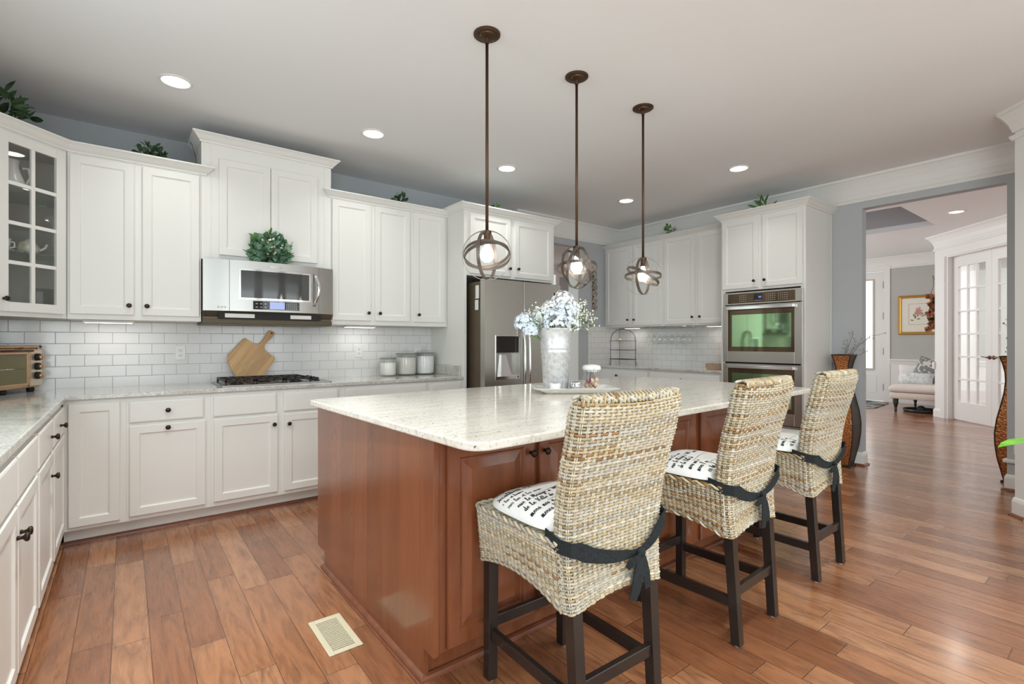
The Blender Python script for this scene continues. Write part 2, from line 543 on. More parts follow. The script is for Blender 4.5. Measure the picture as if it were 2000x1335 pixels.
    def sphere(s, c, r, n=10, m=7, sq=(1, 1, 1)):
        rs = []
        for i in range(m + 1):
            t = math.pi * (0.02 + 0.96 * i / m)
            rs.append([(c[0] + r * sq[0] * math.sin(t) * math.cos(2 * math.pi * j / n), c[1] + r * sq[1] * math.sin(t) * math.sin(2 * math.pi * j / n), c[2] - r * sq[2] * math.cos(t)) for j in range(n)])
        return s.rings(rs)

    def leaf(s, base, d, nrm, L, W, bend=0.2):
        """pointed oval leaf as a curved strip"""
        base, d, nrm = Vector(base), Vector(d).normalized(), Vector(nrm)
        side = d.cross(nrm)
        if side.length < 1e-4:
            side = d.cross(Vector((0.3, 0.5, 0.8)))
        side.normalize()
        nrm = side.cross(d).normalized()
        b = len(s.v)
        ks = ((0.0, 0.06), (0.22, 0.75), (0.5, 1.0), (0.78, 0.68), (1.0, 0.04))
        for t, w in ks:
            c = base + d * (L * t) - nrm * (bend * L * t * t)
            s.v += [tuple(c - side * (W * w * 0.5) + nrm * (0.08 * W)), tuple(c), tuple(c + side * (W * w * 0.5) + nrm * (0.08 * W))]
        for i in range(4):
            a = b + 3 * i
            s.face([a, a + 1, a + 4, a + 3])
            s.face([a + 1, a + 2, a + 5, a + 4])

    def build(s, name, mats, parent=None, smooth=False, bevel=0.0, loc=None, rotz=None, auto=None):
        me = bpy.data.meshes.new(name)
        me.from_pydata(s.v, [], s.f)
        if not isinstance(mats, (list, tuple)):
            mats = [mats]
        for m_ in mats:
            me.materials.append(m_)
        me.polygons.foreach_set('material_index', s.mi)
        if smooth:
            me.polygons.foreach_set('use_smooth', [True] * len(s.f))
        if any(t is not None for t in s.tint):
            ca = me.color_attributes.new('tint', 'FLOAT_COLOR', 'CORNER')
            arr = []
            for p, t in zip(s.f, s.tint):
                t = t or (0.5, 0.4, 0.3)
                arr += [t[0], t[1], t[2], 1.0] * len(p)
            ca.data.foreach_set('color', arr)
        me.update()
        if smooth and auto is not None:
            try:
                me.set_sharp_from_angle(angle=R(auto))
            except Exception:
                pass
        o = bpy.data.objects.new(name, me)
        C.objects.link(o)
        if parent:
            o.parent = parent
        if loc:
            o.location = loc
        if rotz is not None:
            o.rotation_euler = (0, 0, rotz)
        if bevel:
            bm_ = o.modifiers.new('edge', 'BEVEL')
            bm_.width = bevel
            bm_.segments = 2
            bm_.limit_method = 'ANGLE'
            bm_.angle_limit = R(40)
        return o


def tag(o, label, cat, group=None):
    o['label'] = label
    o['category'] = cat
    if group:
        o['group'] = group
    return o


def thing(name, label, cat, loc=(0, 0, 0), rotz=0.0, group=None):
    o = bpy.data.objects.new(name, None)
    o.empty_display_size = 0.05
    C.objects.link(o)
    o.location = loc
    o.rotation_euler = (0, 0, rotz)
    return tag(o, label, cat, group)


def struct(o):
    o['kind'] = 'structure'
    return o


def clone(o, parent=None):
    c = o.copy()
    C.objects.link(c)
    if parent is not None:
        c.parent = parent
    for ch in list(o.children):
        clone(ch, c)
    return c


# ------------------------------------------------------------------ the room
ZC = 2.91      # kitchen ceiling
YB = 4.96      # back wall
XR = 5.89      # right wall face
XL = -0.92
struct(MB().box(-1.3, 13.2, -4.5, 8.6, -0.06, 0.0).build('floor', FLOORM))
struct(MB().box(-1.3, 6.01, -3.7, 5.1, ZC, ZC + 0.08).build('ceiling', CEILM))
# back wall with a doorway right of the refrigerator
w = MB()
w.box(XL - 0.1, 3.93, YB, YB + 0.12, 0, ZC)
w.box(5.02, XR + 0.1, YB, YB + 0.12, 0, ZC)
w.box(3.93, 5.02, YB, YB + 0.12, 2.585, ZC)
struct(w.build('wall_back', WALLM))
struct(MB().box(XL - 0.1, XL, -3.6, YB, 0, ZC).build('wall_left', WALLM))
w = MB()
for xa, xb in ((XL, -0.9), (0.7, 1.4), (3.0, 3.7), (5.3, 6.5)):
    w.box(xa, xb, -3.7, -3.6, 0, ZC)
w.box(-0.9, 5.3, -3.7, -3.6, 0, 0.12).box(-0.9, 5.3, -3.7, -3.6, 2.62, ZC)
struct(w.build('wall_family_room', WALLM))
w = MB()
w.box(XR, XR + 0.11, 1.824, YB, 0, ZC)
w.box(XR, XR + 0.11, 0.775, 1.824, 2.60, ZC)
w.box(XR, XR + 0.11, 0.50, 0.775, 0, ZC)
struct(w.build('wall_right', WALLM))
# angled wall end on the right edge of the picture
pe = Vector((5.06, 0.625))
dd = Vector((-0.7071, -0.7071))
nn_ = Vector((0.7071, -0.7071))
a0, a1 = pe, pe + dd * 1.6
struct(MB().prism([a1[:], a1[:] if False else (a1 + nn_ * 0.14)[:], (XR + 0.11, 0.45), (XR + 0.11, 0.54), (pe + nn_ * 0.02)[:], a0[:]], 0, ZC).build('wall_angled', TRIMW))
CROWN = [(0, -0.155), (0.012, -0.155), (0.018, -0.135), (0.03, -0.10), (0.055, -0.055), (0.075, -0.03), (0.09, -0.022), (0.09, 0.0), (0, 0.0)]
FRIEZE = [(0, -0.245), (0.018, -0.245), (0.022, -0.235), (0.016, -0.215), (0.008, -0.205), (0.008, -0.15), (0, -0.15)]


def crown(path, z, name, prof=None, mat_=TRIMW, off=0.0):
    mb = MB()
    mb.sweep([(o, z + h) for o, h in (prof or CROWN)], path)
    if prof is None:
        mb.sweep([(o, z + h) for o, h in FRIEZE], path)
    return struct(mb.build(name, mat_))


crown([(3.86, YB), (XR, YB), (XR, 0.62)], ZC, 'trim_1')
ang = [(a0 + dd * 1.55)[:], a0[:]]
mb = MB()
ap = [(a0 + dd * 1.55)[:], a0[:], (a0 + Vector((0.35, -0.02)))[:]]
lp = [p for p in ap][::-1]
mb.sweep([(-o, ZC + h) for o, h in CROWN], ap)
mb.sweep([(-o, ZC - 0.18 + h * 0.25) for o, h in ((0, -0.12), (0.014, -0.12), (0.03, -0.03), (0.03, 0.0), (0, 0.0))], ap)
struct(mb.build('trim_2', TRIMW))
BASE = [(0, 0), (0.016, 0), (0.016, 0.105), (0.011, 0.122), (0.006, 0.132), (0, 0.135)]
SHOE = [(0.0, 0.0), (0.018, 0.0), (0.017, 0.008), (0.012, 0.015), (0.0, 0.02)]


def base_run(path, n1, flip=False, shoe=True):
    sg = -1 if flip else 1
    o = struct(MB().sweep([(sg * a, b) for a, b in BASE], path).build('baseboard_' + n1, TRIMW))
    if shoe:
        struct(MB().sweep([(sg * (0.016 + a), b) for a, b in SHOE], path).build('trim_shoe_' + n1, SHOEM))
    return o


base_run([(XR, 2.09), (XR, 1.824), (XR + 0.11, 1.824)], 'right_jamb')
base_run([(XR + 0.11, 0.775), (XR, 0.775), (XR, 0.60)], 'right_corner')
base_run(ap, 'angled', True)
struct(MB().sweep([(0, 0.235), (0.022, 0.235), (0.026, 0.255), (0.010, 0.262), (0, 0.262)], [(XR + 0.06, 0.775), (XR, 0.775), (XR, 0.60)]).build('trim_chair_rail', TRIMW))

# furred tiled backsplash of the range wall and tiled bar wall
YT = 4.65
struct(MB().box(XL, 2.53, YT, YB - 0.002, 0.90, 1.41).build('wall_backsplash', TILE_B))
struct(MB().box(XR - 0.012, XR - 0.001, 2.97, YB, 0.90, 1.47).build('wall_bar_tile', TILE_R))
struct(MB().box(5.20, XR - 0.012, YB - 0.012, YB - 0.001, 0.90, 1.47).build('wall_bar_corner_tile', TILE_B))

# ------------------------------------------------------------------ cabinet kit
KN = [(0.0055, 0.0), (0.008, -0.003), (0.0055, -0.010), (0.0065, -0.016), (0.0135, -0.021), (0.0155, -0.026), (0.013, -0.031), (0.006, -0.033)]
knob_me = MB().lathe(KN, n=14, axis='y').build('knob', BRONZE, smooth=True)
knob_mesh = knob_me.data
bpy.data.objects.remove(knob_me)


def knob(parent, x, y, z, m=None):
    o = bpy.data.objects.new('knob', knob_mesh)
    C.objects.link(o)
    o.parent = parent
    o.location = (x, y, z)
    return o


ST = {
    'panel': [(0, 0), (0, -0.017), (0.003, -0.020), (0.050, -0.020), (0.058, -0.0125), (0.066, -0.0115)],
    'drawer': [(0, 0), (0, -0.014), (0.003, -0.018), (0.010, -0.020)],
    'raised': [(0, 0), (0, -0.016), (0.004, -0.021), (0.052, -0.021), (0.056, -0.017), (0.062, -0.009), (0.070, -0.009), (0.105, -0.019)],
}


def front(parent, kind, x0, x1, z0, z1, m, kn=None):
    o = MB().panel(x0, x1, z0, z1, ST[kind]).build('drawer_front' if kind == 'drawer' else 'door', m, parent)
    if kn:
        knob(o, kn[0], -0.020 if kind != 'raised' else -0.021, kn[1])
    return o


CAB_CROWN = [(0, 0.0), (0.010, 0.0), (0.014, 0.010), (0.026, 0.020), (0.044, 0.040), (0.054, 0.048), (0.060, 0.050), (0.060, 0.060), (0, 0.060)]


def cab_crown(parent, path, z, h=0.06):
    return MB().sweep([(o, z + q * h / 0.06) for o, q in CAB_CROWN], path).build('crown_moulding', WHITE, parent)


def upper(label, loc, rotz, W, D, z0, z1, fronts, crownpath=None, group=None, ch=0.06, name='wall_cabinet'):
    t = thing(name, label, 'cabinet', (loc[0], loc[1], 0), rotz, group)
    MB().box(0, W, 0, D, z0, z1).build('body', WHITE, t, bevel=0.0015)
    for f in fronts:
        front(t, *f)
    if crownpath:
        cab_crown(t, crownpath, z1 - 0.005, ch)
    return t


YU = 4.32
P = 'panel'
UG = 'white wall cabinets'
upper('white two-door wall cabinet between the glass corner cabinet and the microwave', (-0.30, YU), 0, 0.742, 0.325, 1.40, 2.487,
      [(P, 0.014, 0.347, 1.434, 2.468, WHITE, (0.319, 1.498)), (P, 0.393, 0.729, 1.434, 2.468, WHITE, (0.418, 1.498))],
      [(0.0, 0.0), (0.765, 0.0), (0.765, 0.05)], UG)
t = upper('tall white cabinet above the stainless microwave, rising higher than its neighbours', (0.443, YU), 0, 0.946, 0.33, 1.865, 2.735,
          [(P, 0.112, 0.467, 1.905, 2.628, WHITE), (P, 0.471, 0.828, 1.905, 2.628, WHITE)],
          [(-0.0, 0.32), (0.0, 0.0), (0.946, 0.0), (0.946, 0.32)], UG, 0.065)
for q in (0.055, 0.884):
    MB().box(q, q + 0.007, -0.004, 0.001, 1.87, 2.73).build('stile_bead', WHITE, t)
upper('white two-door wall cabinet right of the microwave', (1.391, YU), 0, 0.747, 0.325, 1.40, 2.487,
      [(P, 0.004, 0.346, 1.438, 2.470, WHITE, (0.318, 1.507)), (P, 0.384, 0.726, 1.440, 2.474, WHITE, (0.423, 1.507))],
      [(-0.015, 0.05), (-0.015, 0.0), (0.747, 0.0)], UG)
upper('narrow single-door white wall cabinet beside the refrigerator panel', (2.138, YU), 0, 0.388, 0.325, 1.40, 2.487,
      [(P, 0.022, 0.354, 1.440, 2.478, WHITE, (0.064, 1.508))], [(0.0, 0.0), (0.40, 0.0)], UG)

# cabinet over the refrigerator with its tall side panel
t = thing('refrigerator_cabinet', 'white cabinet with two short doors bridging over the refrigerator, tall side panel on its left', 'cabinet', (2.53, 4.01, 0))
MB().box(0.03, 1.15, 0, 0.64, 1.885, 2.505).build('body', WHITE, t, bevel=0.0015)
MB().box(0.0, 0.03, 0, 0.64, 0.0, 2.505).build('side_panel', WHITE, t, bevel=0.0015)
MB().box(1.12, 1.15, 0.0, 0.94, 0.0, 1.885).build('side_panel', WHITE, t, bevel=0.0015)
MB().box(0.03, 1.12, 0.62, 0.66, 0.0, 1.885).build('back_panel', WHITE, t)
front(t, P, 0.060, 0.548, 1.905, 2.487, WHITE, (0.524, 1.985))
front(t, P, 0.602, 1.104, 1.905, 2.487, WHITE, (0.632, 1.990))
cab_crown(t, [(0.0, 0.37), (0.0, 0.0), (1.15, 0.0), (1.15, 0.60)], 2.503, 0.06)

# diagonal corner cabinet with glazed door
s2 = 0.70710678
t = thing('corner_display_cabinet', 'white diagonal corner wall cabinet with an eight-pane glass door', 'cabinet', (-0.605, 4.015, 0), R(45))


def wl(x, y):   # world -> local of the diagonal cabinet
    x, y = x + 0.605, y - 4.015
    return (x * s2 + y * s2, -x * s2 + y * s2)


pent = [wl(-0.605, 4.015), wl(-0.302, 4.318), wl(-0.302, 4.648), wl(-0.918, 4.648), wl(-0.918, 4.015)]
mb = MB()
WG = mat('cabinet_interior', (0.58, 0.56, 0.50), 0.6)
mb.prism(pent, 1.40, 1.42)
mb.prism(pent, 2.465, 2.487)
for i in range(1, 5):
    p, q = Vector(pent[i]), Vector(pent[(i + 1) % 5])
    d_ = (q - p).normalized() * 0.0
    n_ = Vector((-(q - p).y, (q - p).x)).normalized() * 0.012
    mb.prism([p[:], q[:], (q + n_)[:], (p + n_)[:]], 1.42, 2.465)
mb.build('body', WG, t)
mb = MB()
W_ = 0.4285
mb.box(0, 0.028, -0.001, 0.018, 1.40, 2.487).box(W_ - 0.028, W_, -0.001, 0.018, 1.40, 2.487)
mb.box(0.028, W_ - 0.028, -0.001, 0.018, 1.40, 1.432).box(0.028, W_ - 0.028, -0.001, 0.018, 2.455, 2.487)
mb.build('face_frame', WHITE, t, bevel=0.001)
mb = MB()
x0, x1, z0, z1, fw_ = 0.026, 0.405, 1.428, 2.462, 0.055
mb.box(x0, x0 + fw_, -0.021, -0.001, z0, z1).box(x1 - fw_, x1, -0.021, -0.001, z0, z1)
mb.box(x0 + fw_, x1 - fw_, -0.021, -0.001, z0, z0 + fw_).box(x0 + fw_, x1 - fw_, -0.021, -0.001, z1 - fw_, z1)
xm = (x0 + x1) / 2
mb.box(xm - 0.011, xm + 0.011, -0.019, -0.004, z0 + fw_, z1 - fw_)
for k_ in range(1, 4):
    zz = z0 + fw_ + (z1 - z0 - 2 * fw_) * k_ / 4
    mb.box(x0 + fw_, x1 - fw_, -0.0185, -0.0045, zz - 0.011, zz + 0.011)
dr = mb.build('door', WHITE, t, bevel=0.0015)
knob(dr, x0 + 0.028, -0.021, 1.50)
MB().box(x0 + fw_, x1 - fw_, -0.011, -0.008, z0 + fw_, z1 - fw_).build('glass', GLASS, dr)
sh = [(p[0] * 0.96 + 0.0085, p[1] * 0.94 + 0.016) for p in pent]
for zz in (1.79, 2.17):
    MB().prism(sh, zz - 0.004, zz + 0.004).build('glass_shelf', GSHELF, t)
cab_crown(t, [(-0.25, 0.25 * 0.0), (0.0, 0.0), (W_, 0.0)][1:], 2.482, 0.06)
mb = MB().sweep([(o, 2.482 + q) for o, q in CAB_CROWN], [(-0.92, 4.015), (-0.605, 4.015)])
cc = mb.build('crown_return', WHITE, t)
cc.matrix_parent_inverse = Matrix.Rotation(-R(45), 4, 'Z') @ Matrix.Translation((0.605, -4.015, 0))


def dl(x, y):    # diag-cabinet local -> world
    return (-0.605 + x * s2 - y * s2, 4.015 + x * s2 + y * s2)


# crockery in it
px, py = dl(0.23, 0.17)
t = thing('pitcher', 'white ceramic pitcher on the top glass shelf of the corner cabinet', 'pitcher', (px, py, 2.1745))
MB().lathe([(0.055, 0.0), (0.075, 0.02), (0.072, 0.06), (0.05, 0.12), (0.042, 0.16), (0.05, 0.19), (0.046, 0.19), (0.038, 0.16)], n=20).build('body', CERAM, t, True)
MB().tube([(0.05, 0.05, 0.16), (0.075, 0.075, 0.17), (0.085, 0.085, 0.12), (0.065, 0.065, 0.06), (0.05, 0.05, 0.04)], 0.008, 8).build('handle', CERAM, t, True)
px, py = dl(0.15, 0.14)
t = thing('teacup', 'white teacup on a saucer, middle shelf of the corner cabinet', 'cup', (px, py, 1.7945))
MB().lathe([(0.07, 0.006), (0.03, 0.0), (0.03, 0.004), (0.07, 0.011)], n=20).build('saucer', CERAM, t, True)
MB().lathe([(0.025, 0.006), (0.035, 0.01), (0.05, 0.035), (0.056, 0.075), (0.053, 0.075), (0.045, 0.03), (0.02, 0.014)], n=20).build('bowl', CERAM, t, True)
MB().tube([(0.04, 0.035, 0.065), (0.06, 0.052, 0.062), (0.062, 0.054, 0.035), (0.04, 0.035, 0.025)], 0.005, 6).build('handle', CERAM, t, True)
px, py = dl(0.31, 0.14)
t = thing('teapot', 'small painted teapot on the middle shelf of the corner cabinet', 'teapot', (px, py, 1.7945))
MB().lathe([(0.035, 0.0), (0.055, 0.02), (0.06, 0.045), (0.045, 0.075), (0.02, 0.085), (0.008, 0.10)], n=18).build('body', mat_noisy('painted_china', (0.42, 0.36, 0.20), (0.72, 0.76, 0.70), 22.0, 0.2), t, True)
MB().tube([(0.05, 0.0, 0.03), (0.08, 0.0, 0.05), (0.09, 0.0, 0.075)], 0.008, 7).build('spout', CERAM, t, True)
for i_, (a, b_, r_, lb) in enumerate(((0.13, 0.10, 0.052, 'white bowl at the left of the bottom of the corner cabinet'), (0.235, 0.10, 0.045, 'white bowl in the middle of the bottom of the corner cabinet'), (0.33, 0.12, 0.036, 'small white bowl at the right of the bottom of the corner cabinet'))):
    px, py = dl(a, b_)
    tag(MB().lathe([(r_ * 0.6, 0), (r_ * 0.9, 0.012), (r_, 0.05), (r_ - 0.003, 0.05), (r_ * 0.8, 0.014)], n=18).build('bowl', CERAM, None, True, loc=(px, py, 1.4205)), lb, 'bowl')

# base cabinets ---------------------------------------------------
D_ = 'drawer'


def base(label, loc, rotz, W, D, fronts, group=None, m=WHITE, name='base_cabinet', toe=True):
    t = thing(name, label, 'cabinet', (loc[0], loc[1], 0), rotz, group)
    MB().box(0, W, 0, D, 0.10, 0.895).build('body', m, t, bevel=0.0015)
    if toe:
        MB().box(0, W, 0.076, D - 0.01, 0.0, 0.10).build('toe_kick', m, t)
    for f in fronts:
        front(t, *f)
    return t


YF = 4.04
BG = 'white base cabinets'
base('white corner base cabinet with one tall blank door', (-0.30, YF), 0, 0.303, 0.60, [(P, 0.026, 0.272, 0.123, 0.872, WHITE)], BG)
base('white base cabinet with a knobbed drawer above a pull-out door, left of the cooktop', (0.003, YF), 0, 0.467, 0.60,
     [(D_, 0.015, 0.424, 0.730, 0.868, WHITE, (0.220, 0.801)), (P, 0.017, 0.434, 0.130, 0.710, WHITE, (0.220, 0.687))], BG)
base('white double-door base cabinet with two blank drawer fronts under the cooktop', (0.47, YF), 0, 0.91, 0.60,
     [(D_, 0.015, 0.421, 0.727, 0.870, WHITE), (D_, 0.474, 0.880, 0.727, 0.870, WHITE), (P, 0.018, 0.430, 0.134, 0.710, WHITE, (0.403, 0.640)), (P, 0.478, 0.890, 0.130, 0.708, WHITE, (0.507, 0.636))], BG)
base('white drawer base cabinet right of the cooktop, mostly behind the island top', (1.38, YF), 0, 0.79, 0.60,
     [(D_, 0.025, 0.765, 0.727, 0.872, WHITE), (D_, 0.025, 0.765, 0.44, 0.71, WHITE), (D_, 0.025, 0.765, 0.13, 0.42, WHITE)], BG)
base('narrow white drawer base cabinet against the refrigerator panel', (2.17, YF), 0, 0.36, 0.60,
     [(D_, 0.02, 0.335, 0.727, 0.872, WHITE), (P, 0.02, 0.335, 0.13, 0.71, WHITE)], BG)
XF = -0.305
base('white sink base cabinet with paired doors at the left edge', (XF, 1.84), R(90), 1.02, 0.60,
     [(D_, 0.02, 0.497, 0.715, 0.865, WHITE), (D_, 0.512, 0.990, 0.715, 0.865, WHITE), (P, 0.02, 0.497, 0.13, 0.70, WHITE, (0.470, 0.600)), (P, 0.512, 0.990, 0.13, 0.70, WHITE, (0.540, 0.600))], BG)
base('white left-run base cabinet with one drawer and one door, past the sink', (XF, 2.86), R(90), 0.56, 0.60,
     [(D_, 0.02, 0.54, 0.715, 0.865, WHITE, (0.42, 0.79)), (P, 0.02, 0.53, 0.13, 0.70, WHITE, (0.42, 0.60))], BG)
base('white left-run base cabinet ending in the corner', (XF, 3.42), R(90), 0.60, 0.60,
     [(D_, 0.02, 0.56, 0.715, 0.865, WHITE, (0.28, 0.79)), (P, 0.02, 0.56, 0.13, 0.70, WHITE)], BG)
struct(MB().sweep(SHOE, [(XF - 0.07, 4.115), (2.53, 4.115)]).build('trim_toe_back', SHOEM))
struct(MB().sweep(SHOE, [(XF - 0.077, 1.84), (XF - 0.077, 4.11)]).build('trim_toe_left', SHOEM))


def arc(cx, cy, r, a0, a1, n=6):
    return [(cx + r * math.cos(R(a0 + (a1 - a0) * i / n)), cy + r * math.sin(R(a0 + (a1 - a0) * i / n))) for i in range(n + 1)]


# L-shaped perimeter counter
t = thing('perimeter_countertop', 'L-shaped speckled grey granite countertop along the range wall and left wall', 'countertop', (0, 0, 0))
MB().prism([(XL, 1.80), (-0.28, 1.80), (-0.28, 4.01), (2.527, 4.01), (2.527, YT), (XL, YT)], 0.896, 0.926, 0.005).build('slab', GRAN_B, t)
MB().box(2.507, 2.527, 4.06, YT, 0.9262, 1.025).build('side_splash', GRAN_B, t, bevel=0.003)

# ------------------------------------------------------------------ right-hand bar wall
XU = 5.56
RG = 'white bar wall cabinets'
t1 = upper('white two-door wall cabinet over the wire tiered stand, at the doorway end', (XU, YB - 0.004), R(-90), 1.02, XR - XU - 0.004, 1.458, 2.60,
           [(P, 0.034, 0.503, 1.490, 2.588, WHITE, (0.445, 1.558)), (P, 0.531, 0.985, 1.478, 2.586, WHITE, (0.556, 1.556))],
           [(0.0, 0.0), (1.02, 0.0)], RG, 0.045)
t2 = upper('white two-door wall cabinet over the hanging wine glasses, beside the oven tower', (XU, YB - 1.024), R(-90), 0.965, XR - XU - 0.004, 1.458, 2.60,
           [(P, 0.014, 0.450, 1.478, 2.586, WHITE, (0.428, 1.560)), (P, 0.492, 0.925, 1.478, 2.578, WHITE, (0.532, 1.560))],
           [(0.0, 0.0), (0.965, 0.0)], RG, 0.045)
XRB = 5.28
base('white bar base cabinet with a wide drawer under the tiered stand', (XRB, YB - 0.004), R(-90), 0.985, XR - XRB - 0.004,
     [(D_, 0.03, 0.965, 0.72, 0.868, WHITE, (0.485, 0.80)), (P, 0.03, 0.49, 0.13, 0.70, WHITE), (P, 0.505, 0.965, 0.13, 0.70, WHITE)], 'bar base cabinets')
base('white bar base cabinet with a wide drawer beside the oven tower', (XRB, YB - 0.989), R(-90), 0.999, XR - XRB - 0.004,
     [(D_, 0.02, 0.97, 0.72, 0.868, WHITE, (0.495, 0.80)), (P, 0.02, 0.49, 0.13, 0.70, WHITE), (P, 0.505, 0.97, 0.13, 0.70, WHITE)], 'bar base cabinets')
tag(MB().prism([(5.25, 2.972), (XR - 0.013, 2.972), (XR - 0.013, YB - 0.013), (5.25, YB - 0.013)], 0.896, 0.926, 0.005).build('bar_countertop', GRAN_B), 'grey granite countertop on the bar wall under the wine glasses', 'countertop')

# oven tower
t = thing('oven_cabinet', 'tall white cabinet tower housing the double oven', 'cabinet', (5.25, 2.970, 0), R(-90))
Wc, Dc = 0.873, XR - 5.25 - 0.002
mb = MB()
mb.box(0, 0.022, 0, Dc, 0, 2.595).box(Wc - 0.022, Wc, 0, Dc, 0, 2.595)
mb.box(0.022, Wc - 0.022, 0, Dc, 1.80, 2.595)
mb.box(0.022, Wc - 0.022, 0.0, Dc, 0.09, 0.395)
mb.box(0.022, Wc - 0.022, 0.60, Dc, 0.395, 1.80)
mb.box(0.022, 0.045, 0, 0.03, 0.395, 1.80).box(Wc - 0.045, Wc - 0.022, 0, 0.03, 0.395, 1.80)
mb.box(0.022, Wc - 0.022, 0.07, Dc, 0.0, 0.09)
mb.build('body', WHITE, t, bevel=0.0015)
front(t, P, 0.019, 0.416, 1.825, 2.560, WHITE, (0.380, 1.893))
front(t, P, 0.458, 0.848, 1.825, 2.572, WHITE, (0.490, 1.893))
front(t, D_, 0.03, 0.845, 0.11, 0.36, WHITE)
cab_crown(t, [(0.0, 0.31), (0.0, 0.0), (Wc, 0.0), (Wc, Dc)], 2.587, 0.065)
MB().box(Wc, Wc + 0.004, Dc - 0.03, Dc, 0, 2.585).build('scribe_moulding', WHITE, t)

# double oven
t = thing('double_wall_oven', 'stainless double wall oven with green-tinted glass doors', 'oven', (5.25, 2.970, 0), R(-90))
MB().box(0.047, Wc - 0.047, 0.0, 0.58, 0.405, 1.79).build('case', BLACK, t)
o0, o1 = 0.040, 0.855
MB().box(o0, o1, -0.022, 0.0, 1.652, 1.782).build('control_panel', STEELO, t, bevel=0.002)
cp = t.children[-1]
MB().box(o0 + 0.05, o1 - 0.07, -0.0245, -0.0215, 1.665, 1.768).build('control_glass', OVENB, cp)
MB().box(0.375, 0.465, -0.0255, -0.024, 1.675, 1.755).build('display', BLACKG, cp)
mb = MB()
mb.m = 0
for i_ in range(3):
    mb.box(0.425 + i_ * 0.011, 0.432 + i_ * 0.011, -0.0262, -0.0254, 1.712, 1.730)
mb.build('clock_digits', DISPO, cp)
mb = MB()
for bx_ in (0.22, 0.50, 0.62):
    for i_ in range(5 if bx_ > 0.4 else 4):
        for j_ in range(4):
            mb.box(bx_ + i_ * 0.021, bx_ + i_ * 0.021 + 0.010, -0.0255, -0.0243, 1.682 + j_ * 0.02, 1.686 + j_ * 0.02)
for i_ in range(4):
    mb.box(0.385 + i_ * 0.02, 0.397 + i_ * 0.02, -0.0262, -0.0254, 1.683, 1.688)
mb.build('key_markings', KEYM, cp)
for (zb, zt) in ((1.035, 1.642), (0.415, 1.018)):
    d_ = MB()
    gz0, gz1 = zb + 0.115, zt - 0.045
    d_.box(o0, o0 + 0.052, -0.03, 0.0, zb, zt).box(o1 - 0.075, o1, -0.03, 0.0, zb, zt)
    d_.box(o0 + 0.052, o1 - 0.075, -0.03, 0.0, zb, gz0).box(o0 + 0.052, o1 - 0.075, -0.03, 0.0, gz1, zt)
    dd_ = d_.build('oven_door', STEELO, t, bevel=0.002)
    MB().box(o0 + 0.052, o1 - 0.075, -0.027, -0.004, gz0, gz1).build('door_border', OVENB, dd_)
    MB().box(o0 + 0.098, o1 - 0.105, -0.0285, -0.0265, gz0 + 0.05, gz1 - 0.055).build('window', OVENG, dd_)
    hb = MB()
    hb.box(o0 + 0.05, o1 - 0.073, -0.075, -0.055, zt - 0.048, zt - 0.012)
    hb.box(o0 + 0.055, o0 + 0.085, -0.056, -0.029, zt - 0.044, zt - 0.016).box(o1 - 0.108, o1 - 0.078, -0.056, -0.029, zt - 0.044, zt - 0.016)
    hb.build('handle', CHROME, dd_, bevel=0.004)
MB().box(o0, o1, -0.01, 0.0, 0.385, 0.405).build('trim_strip', STEELO, t)

# ------------------------------------------------------------------ refrigerator
t = thing('refrigerator', 'stainless side-by-side refrigerator with an ice and water dispenser', 'refrigerator', (2.60, 3.765, 0))
FT = 1.835
MB().box(0.006, 0.944, 0.075, 0.86, 0.02, FT - 0.02).build('cabinet', STEELD, t, bevel=0.004)
dxa = 0.455
mb = MB()
# left door with dispenser opening (0.13..0.395, 0.905..1.30)
for (a, b_, c_, d_) in ((0.0, 0.128, 0.10, FT), (0.396, dxa, 0.10, FT), (0.128, 0.396, 0.10, 0.905), (0.128, 0.396, 1.305, FT)):
    mb.box(a, b_, 0.0, 0.07, c_, d_)
ld = mb.build('door', STEELZ, t)
MB().box(0.128, 0.396, 0.05, 0.07, 0.905, 1.305).build('dispenser_well', STEEL, ld)
MB().box(0.130, 0.394, 0.004, 0.052, 1.150, 1.303).build('dispenser_panel', BLACKG, ld, bevel=0.004)
MB().box(0.128, 0.396, 0.004, 0.052, 0.905, 0.925).build('drip_tray', CHROME, ld)
MB().rings([[(0.20, 0.05, 0.925), (0.33, 0.05, 0.925), (0.33, 0.02, 0.925), (0.20, 0.02, 0.925)], [(0.215, 0.05, 1.13), (0.27, 0.05, 1.13), (0.27, 0.035, 1.13), (0.215, 0.035, 1.13)]]).build('dispenser_paddle', CHROME, ld)
fr_ = MB()
for q in ((0.12, 0.128, 0.897, 1.313), (0.396, 0.404, 0.897, 1.313)):
    fr_.box(q[0], q[1], -0.005, 0.004, q[2], q[3])
fr_.box(0.128, 0.396, -0.005, 0.004, 0.897, 0.905).box(0.128, 0.396, -0.005, 0.004, 1.305, 1.313)
fr_.build('dispenser_bezel', CHROME, ld)
rd = MB().box(dxa + 0.006, 0.95, 0.0, 0.07, 0.10, FT).build('door', STEELZ, t, bevel=0.004)
for dpar, hx in ((ld, dxa - 0.028), (rd, dxa + 0.034)):
    pts = [(hx, 0.002, 0.62), (hx, -0.035, 0.64), (hx, -0.058, 0.75), (hx, -0.066, 1.0), (hx, -0.058, 1.27), (hx, -0.035, 1.39), (hx, 0.002, 1.41)]
    MB().tube(pts, 0.011, 10).build('handle', CHROME, dpar, True)
MB().box(0.855, 0.905, -0.002, 0.001, 1.695, 1.75).build('badge', BLACK, rd)
bd = t.children[-1] if False else None
MB().box(0.868, 0.892, -0.003, -0.0015, 1.706, 1.712).box(0.868, 0.892, -0.003, -0.0015, 1.716, 1.719).box(0.875, 0.885, -0.003, -0.0015, 1.725, 1.742).build('badge_print', KEYM, rd)
